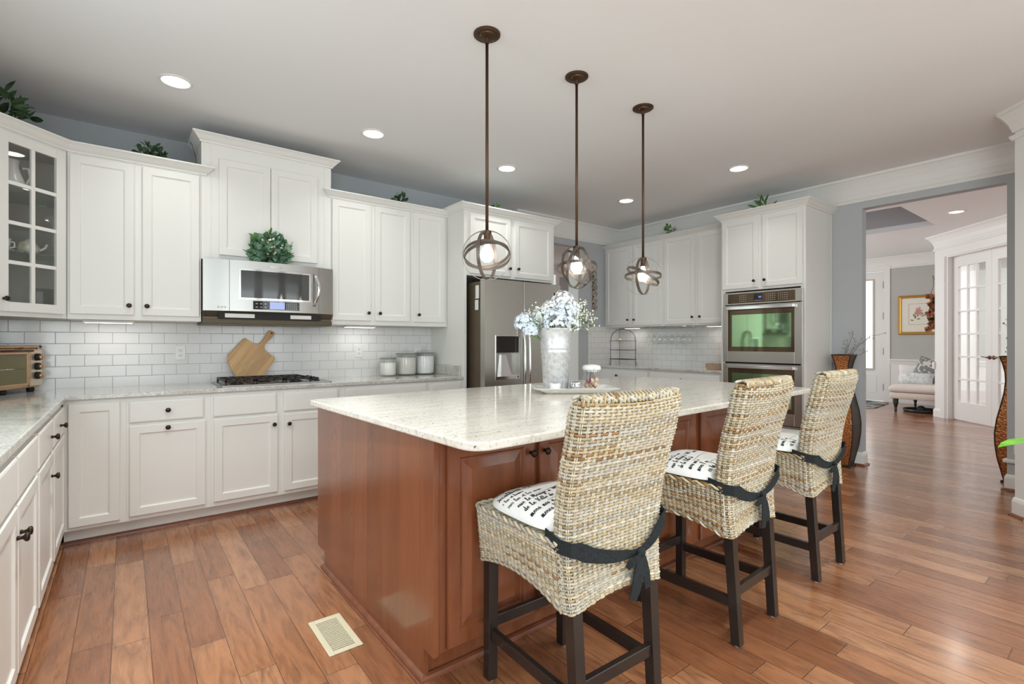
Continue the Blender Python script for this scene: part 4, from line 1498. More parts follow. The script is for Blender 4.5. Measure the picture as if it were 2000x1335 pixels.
# pendants
PG = 'globe pendants over the island'
pend = [((1.542, 2.212), 'bronze orb pendant nearest the camera, leftmost over the island', ((55, 3), (124, 0), (52, 63), (78, 66))),
        ((2.232, 2.222), 'bronze orb pendant in the middle over the island', ((94, 0), (112, 14), (62, 80), (-20, 38))),
        ((2.903, 2.231), 'bronze orb pendant farthest along the island, rightmost', ((38, 2), (108, 0), (40, 83), (-38, 60)))]
ZG, RG_ = 1.717, 0.134


def ring(mb, az, tilt, rad, hw, th, n=48):
    """flat band ring; az = direction of its axis in plan, tilt = axis elevation"""
    ax = Vector((math.cos(R(az)) * math.cos(R(tilt)), math.sin(R(az)) * math.cos(R(tilt)), math.sin(R(tilt))))
    e1 = ax.cross(Vector((0, 0, 1)))
    e1 = e1.normalized() if e1.length > 1e-3 else Vector((1, 0, 0))
    e2 = ax.cross(e1)
    rs = []
    for i in range(n):
        a = 2 * math.pi * i / n
        d = e1 * math.cos(a) + e2 * math.sin(a)
        rs.append([d * (rad - th) - ax * hw, d * rad - ax * hw, d * rad + ax * hw, d * (rad - th) + ax * hw])
    rs.append(rs[0])
    mb.rings(rs, True, False, False)


for (x, y), lb, rgs in pend:
    t = thing('orb_pendant', lb, 'pendant light', (x, y, ZC), 0, PG)
    cn = MB().lathe([(0.0725, 0.0), (0.0725, -0.007), (0.066, -0.012), (0.052, -0.013), (0.050, -0.020), (0.03, -0.024), (0.014, -0.026), (0.012, -0.05), (0.0095, -0.052)], n=32).build('canopy', PENDM, t, True, auto=40)
    for sx in (-1, 1):
        MB().sphere((sx * 0.04, 0, -0.021), 0.0045, 8, 5).build('screw', NICKEL, cn, True)
    zt = ZG + RG_ - ZC
    MB().lathe([(0.0085, -0.05), (0.0085, zt)], n=12).build('rod', PENDM, t, True)
    zc = ZG - ZC
    for ri_, (az, tilt) in enumerate(rgs):
        mb = MB()
        ring(mb, az, tilt, RG_ - 0.0035 * ri_, 0.0095, 0.003)
        mb.build('ring', RINGM, t, loc=(0, 0, zc))
    MB().lathe([(0.012, zt + 0.002), (0.024, zt - 0.004), (0.024, zt - 0.02), (0.017, zt - 0.024), (0.017, zt - 0.055), (0.019, zt - 0.058), (0.019, zt - 0.066)], n=20).build('socket', PENDM, t, True, auto=40)
    MB().lathe([(0.012, zt - 0.064), (0.014, zt - 0.085), (0.030, zt - 0.105), (0.038, zt - 0.132), (0.034, zt - 0.152), (0.018, zt - 0.168), (0.002, zt - 0.172)], n=24).build('bulb', BULB, t, True)
    light('bulb_lamp', 'POINT', (0, 0, zc - 0.005), 2.0, (1, 0.92, 0.80), 0.04, (0, 0, 0), t)

# ------------------------------------------------------------------ plants and greenery


def leafball(mb, c, r, n, L, W, sq=(1, 1, 1), up=0.2, r_=None):
    r_ = r_ or rnd
    for i in range(n):
        z = r_.uniform(-0.75, 1)
        a = r_.uniform(0, 2 * math.pi)
        q = math.sqrt(max(0, 1 - z * z))
        d = Vector((q * math.cos(a), q * math.sin(a), z))
        rr = r * r_.uniform(0.45, 0.95)
        p = Vector(c) + Vector((d.x * rr * sq[0], d.y * rr * sq[1], d.z * rr * sq[2]))
        dr_ = (d + Vector((r_.uniform(-.7, .7), r_.uniform(-.7, .7), r_.uniform(-.4, .6) + up))).normalized()
        mb.leaf(p, dr_, d, L * r_.uniform(0.7, 1.2), W * r_.uniform(0.7, 1.2), r_.uniform(0.05, 0.45))


def topplant(x, y, z, r, lb, m, n=40, L=0.07, W=0.035, hh=1.0, stems=False):
    t = thing('potted_greenery', lb, 'plant', (x, y, z), 0, 'small plants on the cabinet tops')
    MB().lathe([(0.03, 0), (0.04, 0.05), (0.043, 0.055), (0.038, 0.055), (0.03, 0.045)], n=16).build('pot', POTM, t, True)
    mb = MB()
    leafball(mb, (0, 0, 0.055 + r * 0.8 * hh), r, n, L, W, (1, 1, hh))
    for i in range(6):
        a = i * 1.1
        mb.tube([(0, 0, 0.04), (0.3 * r * math.cos(a), 0.3 * r * math.sin(a), 0.06 + r * 0.5 * hh), (0.7 * r * math.cos(a), 0.7 * r * math.sin(a), 0.055 + r * 1.2 * hh)], 0.0022, 5)
    mb.build('foliage', m, t)
    return t


topplant(-0.60, 4.36, 2.488, 0.13, 'dark leafy plant on top of the glass corner cabinet', LEAFD, 44, 0.11, 0.04, 1.15)
topplant(0.142, 4.44, 2.488, 0.085, 'small dark plant on top of the left two-door wall cabinet', LEAFD, 60, 0.045, 0.03, 0.9)
topplant(2.075, 4.44, 2.488, 0.075, 'small dark plant on top of the wall cabinet right of the microwave', LEAFD, 42, 0.05, 0.028, 0.95)
topplant(3.19, 4.45, 2.506, 0.085, 'small green plant on top of the refrigerator cabinet', LEAFG, 46, 0.05, 0.03, 1.3)
t = topplant(2.66, 5.60, 0, 0.10, 'spiky green and white plant on top of the oven tower', LEAFG, 26, 0.13, 0.026, 0.9)
t.location = (5.60, 2.66, 2.596)
t = topplant(5.60, 3.88, 2.601, 0.058, 'small green plant on top of the bar cabinets', LEAFG, 38, 0.045, 0.028, 1.1)

t = thing('eucalyptus_arrangement', 'round eucalyptus arrangement with white berries on the microwave', 'greenery', (0.90, 4.245, 1.864))
rr = random.Random(5)
mb = MB()
leafball(mb, (0, 0.015, 0.10), 0.135, 190, 0.062, 0.050, (1.05, 0.30, 0.85), 0.0, rr)
mb.build('eucalyptus_leaves', LEAFE, t)
mb = MB()
leafball(mb, (0, 0.015, 0.105), 0.14, 75, 0.072, 0.034, (1.1, 0.28, 0.88), 0.05, rr)
mb.build('olive_leaves', LEAFG, t)
mb = MB()
for i in range(26):
    a, q = rr.uniform(0, 6.28), rr.uniform(0, 0.09)
    mb.sphere((q * math.cos(a) * 1.0, -0.026 - rr.uniform(0, 0.015), 0.125 + q * math.sin(a) * 0.8), rr.uniform(0.006, 0.011), 7, 5)
mb.build('berries', BUDM, t, True)
MB().lathe([(0.03, 0.0), (0.034, 0.02), (0.02, 0.05)], 0, 0.035, 0, n=14).build('base', LEAFD, t, True)
tag(MB().tube([(0.38, 4.42, 2.744), (0.395, 4.42, 2.725), (0.404, 4.41, 2.68), (0.418, 4.40, 2.62), (0.424, 4.40, 2.49)], 0.0022, 6).build('cord', LEAFD, None, True), 'thin dark cord hanging beside the tall cabinet above the microwave', 'cord')

# ------------------------------------------------------------------ on the range-wall counter
ZK = 0.9265


def canister(x, y, r, hb, fill, m, lb):
    t = thing('glass_canister', lb, 'canister', (x, y, ZK), 0, 'glass canisters by the cooktop')
    MB().lathe([(r * 0.90, 0.0), (r * 0.985, 0.006), (r, 0.02), (r, hb - 0.03), (r * 0.95, hb - 0.012), (r * 0.97, hb), (r * 0.93, hb), (r * 0.91, hb - 0.012), (r * 0.955, hb - 0.03), (r * 0.955, 0.02), (r * 0.9, 0.008), (0.002, 0.007)], n=32, cap=False).build('jar', GLASSJ, t, True)
    MB().lathe([(r * 0.86, 0.009), (r * 0.945, 0.02), (r * 0.945, fill), (r * 0.6, fill + 0.006), (0.002, fill + 0.008)], n=28).build('contents', m, t, True)
    ld_ = MB().lathe([(r * 0.99, hb + 0.001), (r * 1.0, hb + 0.006), (r * 0.9, hb + 0.011), (r * 0.55, hb + 0.02), (r * 0.3, hb + 0.03), (r * 0.16, hb + 0.036)], n=28).build('lid', GLASSJ, t, True)
    MB().lathe([(r * 0.14, hb + 0.034), (r * 0.14, hb + 0.042), (r * 0.26, hb + 0.052), (r * 0.26, hb + 0.062), (r * 0.12, hb + 0.068)], n=18).build('lid_knob', GLASSJ, ld_, True)
    MB().lathe([(r * 1.005, hb - 0.002), (r * 1.015, hb + 0.002), (r * 1.005, hb + 0.005), (r * 0.985, hb + 0.002)], n=28).build('lid_gasket', mat('gasket_grey', (0.25, 0.26, 0.24), 0.4), ld_, True)
    return t


canister(1.985, 4.50, 0.077, 0.165, 0.125, FLOUR, 'smallest glass canister, filled with cream flour, left of the three')
canister(2.187, 4.53, 0.099, 0.205, 0.170, OATS, 'glass canister of grey-beige oats, in the middle of the three')
canister(2.395, 4.54, 0.099, 0.210, 0.180, SUGAR, 'glass canister of white sugar, nearest the refrigerator panel')


def outlet(lb, loc, rotz, kind='outlet', zz=0.114, w_=0.07):
    t = thing('wall_outlet', lb, 'outlet', loc, rotz, 'white wall outlets')
    MB().panel(-w_ / 2, w_ / 2, -zz / 2, zz / 2, [(0, 0), (0, -0.003), (0.004, -0.006)]).build('cover_plate', PLASTIC, t)
    MB().panel(-0.017, 0.017, -0.034, 0.034, [(0, -0.005), (0, -0.008), (0.002, -0.009)]).build('receptacle', PLASTIC, t)
    rc = t.children[-1]
    for sz in (-0.019, 0.019):
        for sx in (-0.006, 0.006):
            MB().box(sx - 0.0012, sx + 0.0012, -0.0096, -0.0088, sz - 0.004, sz + 0.006).build('slot', BLACK, rc)
        MB().lathe([(0.0025, -0.0088), (0.0025, -0.0096)], 0, 0, sz - 0.009, 8, 'y').build('ground_hole', BLACK, rc)
    return t


outlet('white duplex outlet on the backsplash left of the cutting board', (0.337, YT, 1.166), 0)
outlet('white duplex outlet on the backsplash between the cutting board and the canisters', (1.757, YT, 1.162), 0)
outlet('white duplex outlet on the backsplash behind the sugar canister', (2.37, YT, 1.135), 0)
outlet('white duplex outlet on the bar backsplash beside the tiered stand', (XR - 0.012, 4.41, 1.192), R(-90))
outlet('white wall outlet low on the wall end by the foyer opening', (XR, 0.70, 0.365), R(-90))

# cutting board leaning on the tile
bp_ = [(0.735, 0.928), (0.68, 1.021), (0.655, 1.093), (0.658, 1.146), (0.772, 1.278), (0.779, 1.284), (0.788, 1.28), (0.849, 1.237), (0.872, 1.231), (0.892, 1.237), (0.912, 1.259), (0.955, 1.336), (0.966, 1.348), (0.979, 1.350), (1.008, 1.331), (1.011, 1.322), (0.979, 1.28), (0.935, 1.237), (0.927, 1.212), (0.931, 1.188), (0.955, 1.159), (1.004, 1.120), (1.009, 1.112), (0.995, 1.08), (0.885, 0.928)]
ca_, sa_ = math.cos(R(-38)), math.sin(R(-38))


def br(p):   # rotate into the board's own upright frame (grain along z)
    x, z = p[0] - 0.82, p[1] - 0.928
    return (x * ca_ + z * sa_, -x * sa_ + z * ca_)


t = thing('cutting_board', 'bamboo paddle cutting board leaning against the tile behind the cooktop', 'cutting board', (0.82, 4.585, 0.9285))
lo = [br(p) for p in bp_]
mb = MB()
mb.rings([[(x, 0.009, z) for x, z in lo], [(x, -0.007, z) for x, z in lo], [(x * 0.99, -0.009, z * 0.992 + 0.001) for x, z in lo]])
bo = mb.build('board', BAMBOO, t, bevel=0.0)
bo.rotation_euler = (0, R(38), 0)
hl = br((0.985, 1.325))
MB().lathe([(0.007, -0.0085), (0.007, -0.0098)], hl[0], 0, hl[1], 12, 'y').build('hang_hole', BLACK, bo)
t.rotation_euler = (R(-6), 0, 0)

# gas cooktop
t = thing('gas_cooktop', 'black and stainless gas cooktop with cast-iron grates in the counter', 'cooktop', (0.54, 4.10, ZK))
MB().prism(rounded([(0, 0), (0.79, 0), (0.79, 0.49), (0, 0.49)], 0.02), 0.0, 0.008, 0.002).build('tray', STEEL, t)
for gx in (0.03, 0.235, 0.44):
    g = MB()
    w_ = 0.195
    for q in (0, w_ - 0.012):
        g.box(gx + q, gx + q + 0.012, 0.03, 0.45, 0.030, 0.046)
    for q in (0.03, 0.235, 0.438):
        g.box(gx, gx + w_, q, q + 0.012, 0.030, 0.046)
    for q in (0.065, 0.118):
        g.box(gx + q, gx + q + 0.012, 0.03, 0.45, 0.033, 0.046)
    for a in (0.0, w_ - 0.014):
        for b_ in (0.03, 0.436):
            g.box(gx + a, gx + a + 0.014, b_, b_ + 0.014, 0.008, 0.030)
    gr = g.build('grate', IRON, t, bevel=0.002)
for bx_, by_ in ((0.12, 0.13), (0.12, 0.36), (0.33, 0.245), (0.54, 0.13), (0.54, 0.36)):
    MB().lathe([(0.048, 0.008), (0.045, 0.014), (0.032, 0.018), (0.030, 0.026), (0.004, 0.028)], bx_, by_, 0, 20).build('burner', IRON, t, True)
for i_ in range(4):
    MB().lathe([(0.021, 0.008), (0.020, 0.012), (0.016, 0.014), (0.014, 0.036), (0.004, 0.038)], 0.70, 0.11 + 0.09 * i_, 0, 16).build('knob', BLACK, t, True)

# copper toaster oven in the corner
t = thing('toaster_oven', 'copper-coloured toaster oven in the corner, glass door and three knobs', 'toaster oven', (-0.452, 4.525, ZK), R(62))
Lw = 0.42     # local x runs toward the right-hand end at 0
MB().box(-Lw, 0.012, 0.0, 0.235, 0.028, 0.285).build('case', COPPER, t, bevel=0.008)
cs = t.children[-1]
MB().box(-Lw - 0.004, -0.012, -0.012, 0.24, 0.2855, 0.298).build('top_lip', COPPER, t, bevel=0.004)
MB().box(-0.012, 0.004, -0.014, 0.24, 0.2855, 0.300).build('top_lip_end', BLACK, t, bevel=0.003)
d_ = MB()
for q in ((-Lw + 0.01, -0.105, 0.045, 0.062), (-Lw + 0.01, -0.105, 0.246, 0.262)):
    d_.box(q[0], q[1], -0.016, 0.0, q[2], q[3])
d_.box(-Lw + 0.01, -Lw + 0.03, -0.016, 0.0, 0.062, 0.246).box(-0.118, -0.095, -0.016, 0.0, 0.045, 0.262)
dd2 = d_.build('door', COPPER, t, bevel=0.003)
MB().box(-Lw + 0.03, -0.118, -0.010, -0.003, 0.062, 0.246).build('glass', TOASTG, dd2)
MB().tube([(-Lw + 0.03, -0.014, 0.268), (-Lw + 0.03, -0.045, 0.268), (-0.12, -0.045, 0.268), (-0.12, -0.014, 0.268)], 0.008, 8).build('handle', mat('dark_handle', (0.06, 0.02, 0.012), 0.3), dd2, True)
MB().tube([(-Lw + 0.03, -0.012, 0.155), (-0.125, -0.012, 0.155)], 0.003, 6).build('rack_wire', CHROME, dd2, True)
MB().box(-0.088, 0.012, -0.012, 0.0, 0.036, 0.272).build('control_panel', mat('panel_champagne', (0.70, 0.60, 0.47), 0.3, 0.7), t, bevel=0.008)
pn = t.children[-1]
for z in (0.225, 0.165, 0.105):
    k_ = MB().lathe([(0.024, -0.012), (0.022, -0.03), (0.019, -0.034)], -0.037, 0, z, 18, 'y').build('knob', BLACK, pn, True)
    MB().lathe([(0.019, -0.033), (0.019, -0.046), (0.015, -0.049)], -0.037, 0, z, 18, 'y').build('knob_cap', COPPER, k_, True)
for fx in (-0.03, -Lw + 0.17, -Lw + 0.03):
    for fy in (0.03, 0.20):
        if fx == -Lw + 0.03 or True:
            MB().lathe([(0.017, 0.0), (0.022, 0.012), (0.018, 0.030)], fx, fy, 0, 14).build('foot', BLACK, t, True)

# ------------------------------------------------------------------ island centrepiece
TR = R(-35)
TC = Vector((2.285, 2.30, ZK))
t = thing('ceramic_tray', 'white rectangular ceramic tray on the island', 'tray', TC, TR)
rs = []
for dx, dy, z in ((0.195, 0.095, 0.0), (0.205, 0.105, 0.006), (0.235, 0.13, 0.022), (0.262, 0.15, 0.032), (0.268, 0.155, 0.034), (0.262, 0.150, 0.037), (0.232, 0.127, 0.027), (0.20, 0.10, 0.011)):
    rs.append([(p[0], p[1], z) for p in rounded([(-dx, -dy), (dx, -dy), (dx, dy), (-dx, dy)], 0.03, 5)])
MB().rings(rs).build('dish', CERAM, t, True, auto=50)


def ontray(lx, ly, z=0.0112):
    v = Vector((lx, ly, 0))
    v.rotate(Matrix.Rotation(TR, 3, 'Z'))
    return (TC.x + v.x, TC.y + v.y, ZK + z)


bk = ontray(-0.115, 0.012)
t = thing('zinc_flower_bucket', 'tall fluted galvanised flower bucket on the white tray', 'bucket', bk)
rs = []
prof = [(0.076, 0.0), (0.079, 0.006), (0.094, 0.24), (0.0975, 0.245), (0.0975, 0.253), (0.0955, 0.257), (0.0955, 0.267), (0.099, 0.271), (0.099, 0.279), (0.0965, 0.284), (0.108, 0.392), (0.112, 0.396), (0.112, 0.401), (0.107, 0.400), (0.10, 0.36), (0.09, 0.25)]
N_ = 96
for r_, z in prof:
    fl = 0.0014 if 0.003 < z < 0.242 and r_ < 0.0945 else 0.0
    rs.append([((r_ + fl * math.cos(24 * 2 * math.pi * j / N_)) * math.cos(2 * math.pi * j / N_), (r_ + fl * math.cos(24 * 2 * math.pi * j / N_)) * math.sin(2 * math.pi * j / N_), z) for j in range(N_)])
MB().rings(rs).build('body', GALV, t, True, auto=50)
for sg in (-1, 1):
    a = R(-37.75)
    ex, ey = math.cos(a) * sg, math.sin(a) * sg
    MB().tube([(ex * 0.107, ey * 0.107, 0.37), (ex * 0.122, ey * 0.122, 0.385), (ex * 0.135, ey * 0.135, 0.43), (ex * 0.128, ey * 0.128, 0.46)], 0.004, 8).build('handle', GALV, t, True)

t = thing('flower_bouquet', 'bouquet of pale blue hydrangeas and white sprays in the zinc bucket', 'flowers', (bk[0], bk[1], bk[2] + 0.36))
rv, fvv = Vector((math.cos(R(-37.75)), math.sin(R(-37.75)), 0)), Vector((math.sin(R(37.75)), math.cos(R(37.75)), 0))


def V3(a, d, z):   # a = along the picture's right, d = away from the camera
    q = rv * a + fvv * d
    return Vector((q.x, q.y, z))


def hydrangea(mb, c, r, n, r_):
    for i in range(n):
        z = r_.uniform(-0.55, 1)
        a = r_.uniform(0, 6.283)
        q = math.sqrt(1 - z * z)
        d = Vector((q * math.cos(a), q * math.sin(a), z))
        p = c + d * r * r_.uniform(0.86, 1.04)
        u = d.cross(Vector((0.2, 0.3, 1))).normalized()
        w_ = d.cross(u)
        ph = r_.uniform(0, 1.5)
        s = 0.0125 * r_.uniform(0.8, 1.15)
        for k_ in range(4):
            a2 = ph + k_ * math.pi / 2
            e = u * math.cos(a2) + w_ * math.sin(a2)
            f = u * -math.sin(a2) + w_ * math.cos(a2)
            mb.quad(p, p + e * s * 0.6 - f * s * 0.55 + d * 0.002, p + e * s * 1.15 + d * 0.0035, p + e * s * 0.6 + f * s * 0.55 + d * 0.002)


rr = random.Random(9)
heads = [(-0.205, -0.02, 0.045, 0.062, PETALB), (-0.165, -0.03, 0.0, 0.05, PETALB), (-0.015, -0.075, 0.055, 0.075, PETALB), (0.055, -0.04, 0.105, 0.075, PETALB), (0.045, 0.02, 0.175, 0.078, PETALW),
         (-0.03, 0.04, 0.125, 0.07, PETALW), (0.10, -0.03, 0.03, 0.055, PETALW), (-0.09, 0.02, 0.075, 0.06, PETALB), (0.10, 0.03, 0.13, 0.065, PETALW)]
for a, d, z, r_, m in heads:
    mb = MB()
    c = V3(a, d, z + 0.03)
    hydrangea(mb, c, r_, 150, rr)
    mb.build('hydrangea_head', m, t)
sprays = [(-0.11, 0.0, 0.14, 1), (-0.19, 0.03, 0.11, 1), (0.155, 0.03, 0.145, 1), (0.19, 0.02, 0.105, 1), (-0.075, -0.05, 0.075, 1), (0.225, 0.03, 0.08, 1), (-0.13, -0.05, 0.09, 1), (0.12, -0.05, 0.075, 1), (0.17, 0.0, 0.17, 1)]
stem_mb = MB()
for a, d, z, k_ in sprays:
    mb = MB()
    c = V3(a, d, z)
    o_ = V3(a * 0.2, d * 0.2, -0.02)
    stem_mb.tube([o_, o_.lerp(c, 0.5) + Vector((0, 0, 0.03)), c], 0.0018, 5)
    for i in range(34):
        p = c + Vector((rr.gauss(0, 0.027), rr.gauss(0, 0.027), rr.gauss(0.012, 0.025)))
        mb.sphere(p, rr.uniform(0.0035, 0.0062), 6, 4)
        if i % 3 == 0:
            stem_mb.tube([c - Vector((0, 0, 0.03)), p], 0.0009, 4)
    mb.build('baby_breath_spray', BUDM if k_ else PETALW, t, True)
for a, d, z, r_, m in heads:
    c = V3(a, d, z)
    stem_mb.tube([V3(a * 0.25, d * 0.3, -0.1), V3(a * 0.6, d * 0.7, (z - 0.05) * 0.6), c], 0.004, 6)
stem_mb.build('stems', LEAFG, t, True)
mb = MB()
for i in range(34):
    a, d = rr.uniform(-0.17, 0.17), rr.uniform(-0.085, 0.05)
    p = V3(a, d, rr.uniform(0.02, 0.11))
    dr_ = V3(a * 2 + rr.uniform(-.2, .2), d * 2 - 0.1, rr.uniform(-0.05, 0.25))
    mb.leaf(p, dr_, Vector((0, 0, 1)), rr.uniform(0.05, 0.08), rr.uniform(0.022, 0.034), 0.3)
mb.build('leaves', LEAFG, t)

px = ontray(0.005, -0.045)
t = thing('silver_votive', 'small silver mercury-glass votive on the tray between bucket and jar', 'votive', px)
MB().lathe([(0.030, 0.0), (0.038, 0.006), (0.041, 0.03), (0.038, 0.058), (0.034, 0.06), (0.036, 0.03), (0.03, 0.01), (0.003, 0.009)], n=24, cap=False).build('cup', SILVERS, t, True)
px = ontray(-0.135, -0.095)
t = thing('white_votive', 'small white frosted votive in front of the zinc bucket', 'votive', px)
MB().lathe([(0.024, 0.0), (0.032, 0.008), (0.036, 0.055), (0.033, 0.055), (0.028, 0.012)], n=22).build('cup', mat('frosted_white', (0.80, 0.80, 0.78), 0.5), t, True)
px = ontray(0.115, 0.0)
t = thing('clamp_jar', 'glass clamp jar with white lid and orange shells on the tray', 'jar', px)
MB().lathe([(0.052, 0.0), (0.059, 0.008), (0.059, 0.085), (0.050, 0.105), (0.052, 0.128), (0.049, 0.128), (0.047, 0.105), (0.056, 0.083), (0.056, 0.012), (0.002, 0.008)], n=28, cap=False).build('jar', GLASSJ, t, True)
MB().lathe([(0.056, 0.131), (0.060, 0.138), (0.060, 0.152), (0.052, 0.162), (0.02, 0.168), (0.002, 0.169)], n=28).build('lid', CERAM, t, True)
MB().lathe([(0.0535, 0.122), (0.0565, 0.126), (0.0535, 0.131), (0.051, 0.126)], n=24).build('clamp_band', CHROME, t, True)
a_ = R(-120)
MB().tube([(0.058 * math.cos(a_), 0.058 * math.sin(a_), 0.15), (0.068 * math.cos(a_), 0.068 * math.sin(a_), 0.13), (0.064 * math.cos(a_), 0.064 * math.sin(a_), 0.10)], 0.002, 6).build('wire_bail', CHROME, t, True)
for i in range(9):
    a = i * 2.4
    q = 0.034 if i < 6 else 0.012
    z = 0.030 + (0.030 if i >= 4 else 0.0) + 0.004 * (i % 3)
    MB().lathe([(0.002, -0.018), (0.014, -0.008), (0.0165, 0.0), (0.010, 0.012), (0.001, 0.02)], q * math.cos(a), q * math.sin(a), z, 9).build('shell', SHELLP if i % 4 else MAROON, t, True)

# ------------------------------------------------------------------ bar wall objects
t = thing('wire_tiered_stand', 'three-tier wire stand with arched frame on the bar counter', 'stand', (5.62, 4.672, ZK))
hw, hd = 0.225, 0.11
arch = [(0, -hw, 0.0)] + [(0, -hw, z) for z in (0.1, 0.25, 0.33)] + [(0, -hw * math.cos(R(a)), 0.36 + 0.15 * math.sin(R(a))) for a in (15, 35, 60, 90, 120, 145, 165)] + [(0, hw, z) for z in (0.33, 0.25, 0.1)] + [(0, hw, 0.0)]
MB().tube(arch, 0.004, 7).build('arch_frame', BRONZE, t, True)
MB().tube([(0.0, 0.06, 0.005), (0, 0.06, 0.50)], 0.003, 6).build('centre_rod', BRONZE, t, True)
for z in (0.08, 0.21, 0.34):
    MB().tube([(hd * math.sin(2 * math.pi * i / 28), hw * math.cos(2 * math.pi * i / 28), z) for i in range(28)], 0.0032, 6, True).build('tier_ring', BRONZE, t, True)
    mb = MB()
    for i in range(-3, 4):
        y = i * 0.055
        w_ = hd * math.sqrt(max(0, 1 - (y / hw) ** 2))
        mb.tube([(-w_, y, z), (w_, y, z)], 0.0016, 5)
    mb.build('tier_grid', BRONZE, t)
for sy in (-1, 1):
    MB().tube([(0, sy * hw, 0.05), (0.01, sy * (hw + 0.015), 0.03), (0.0, sy * (hw + 0.03), 0.012), (0.0, sy * (hw + 0.012), 0.003)], 0.003, 6).build('scroll_foot', BRONZE, t, True)
tag(MB().lathe([(0.04, 0.0), (0.05, 0.006), (0.03, 0.012), (0.008, 0.028), (0.006, 0.034)], n=20).build('cream_dish', mat('cream_glaze', (0.78, 0.66, 0.42), 0.3), None, True, loc=(5.62, 4.73, ZK + 0.344)), 'small cream lidded dish on the top tier of the wire stand', 'dish')

t = thing('glass_rack', 'chrome stemware rack screwed under the bar cabinets', 'rack', (5.60, 4.0, 1.456))
for i in range(8):
    y = 0.30 - i * 0.093
    MB().tube([(-0.0, y, -0.001), (-0.0, y, -0.022), (0.22, y, -0.022), (0.22, y, -0.001)], 0.0032, 6).build('rail', CHROME, t, True)
MB().tube([(0.0, 0.31, -0.004), (0.0, -0.36, -0.004)], 0.004, 6).build('cross_bar', CHROME, t, True)
MB().tube([(0.22, 0.31, -0.004), (0.22, -0.36, -0.004)], 0.004, 6).build('cross_bar', CHROME, t, True)
wg = thing('wine_glass', 'clear wine glass hanging upside down from the chrome rack under the bar cabinets', 'glass', (5.65, 4.25, 1.445), 0, 'hanging wine glasses')
MB().lathe([(0.034, 0.0), (0.032, -0.003), (0.006, -0.008), (0.0035, -0.015), (0.0035, -0.085), (0.008, -0.095), (0.028, -0.115), (0.036, -0.145), (0.036, -0.165), (0.030, -0.225), (0.028, -0.225), (0.034, -0.165), (0.034, -0.145), (0.026, -0.117), (0.004, -0.098)], n=18, cap=False).build('bowl_and_stem', GLASSJ, wg, True)
k_ = 0
for col_ in range(7):
    for row in range(2):
        y = 4.253 - col_ * 0.093
        x = 5.655 + row * 0.11
        if k_ == 0:
            wg.location = (x, y, 1.4445)
        elif k_ not in (6, 9):
            c_ = clone(wg)
            c_.location = (x, y, 1.4445 - 0.0 * row)
        k_ += 1
t = thing('wicker_basket', 'small brown woven basket on the bar counter against the oven tower', 'basket', (5.56, 3.20, ZK))
mb = MB()
mb.rings([[(p[0] * f, p[1] * f, z) for p in rounded([(-0.07, -0.115), (0.07, -0.115), (0.07, 0.115), (-0.07, 0.115)], 0.02, 4)] for f, z in ((0.92, 0.0), (1.0, 0.02), (1.0, 0.06), (1.03, 0.066), (0.96, 0.066), (0.9, 0.02))])
mb.build('body', BASK, t, True, auto=40)
t = thing('glass_decanter', 'clear glass decanter with ball stopper on the bar counter behind the basket', 'decanter', (5.74, 3.19, ZK))
MB().lathe([(0.05, 0.0), (0.055, 0.01), (0.055, 0.08), (0.02, 0.12), (0.016, 0.17), (0.022, 0.175), (0.018, 0.175), (0.013, 0.12), (0.05, 0.078), (0.05, 0.01)], n=20, cap=False).build('bottle', GLASSJ, t, True)
MB().sphere((0, 0, 0.20), 0.022, 12, 8).build('stopper', GLASSJ, t, True)

# garland of carved rosettes on the wall beside the doorway
t = thing('rosette_garland', 'vertical string of carved grey rosettes on the wall beside the doorway', 'wall decor', (5.335, YB, 1.70))
rr = random.Random(3)
for i in range(6):
    z = 0.045 + i * 0.098
    mb = MB()
    for k_ in range(6):
        a = k_ * math.pi / 3 + 0.3
        mb.leaf((0, -0.018, z), (math.cos(a), -0.25, math.sin(a)), (0, -1, 0), 0.058, 0.045, 0.35)
    mb.sphere((0, -0.026, z), 0.018, 9, 6, (1, 0.7, 1))
    mb.lathe([(0.046, 0.0), (0.03, -0.018)], 0, -0.001, z, 12, 'y')
    mb.build('rosette', SHELLG, t, True)
MB().tube([(-0.028, -0.006, 0.0), (-0.03, -0.008, 0.62)], 0.006, 6).build('backing_strip', mat('dark_twig', (0.06, 0.045, 0.035), 0.8), t, True)

# floor register
t = thing('floor_vent', 'cream metal floor register beside the island end panel', 'vent', (0.708, 2.155, 0.0))
fr_ = MB()
fx, fy, ix, iy = 0.069, 0.148, 0.045, 0.122
fr_.box(-fx, -ix, -fy, fy, 0.0005, 0.006).box(ix, fx, -fy, fy, 0.0005, 0.006).box(-ix, ix, -fy, -iy, 0.0005, 0.006).box(-ix, ix, iy, fy, 0.0005, 0.006)
fr_.build('frame', VENTM, t, bevel=0.002)
MB().box(-ix, ix, -iy, iy, 0.0003, 0.0008).build('duct_shadow', mat('duct_dark', (0.05, 0.04, 0.03), 0.9), t)
for i in range(20):
    y = -iy + 0.006 + i * 0.0122
    MB().box(-ix, ix, y, y + 0.0062, 0.0008, 0.0052).build('slat', VENTM, t)

# ------------------------------------------------------------------ the two tall bronze vases
UP = [(0.0, 0.075), (0.015, 0.075), (0.02, 0.060), (0.10, 0.075), (0.22, 0.098), (0.34, 0.110), (0.44, 0.112), (0.56, 0.100), (0.68, 0.078), (0.80, 0.057), (0.90, 0.049), (0.98, 0.052), (1.06, 0.066), (1.115, 0.082), (1.125, 0.084), (1.125, 0.074), (1.05, 0.055)]


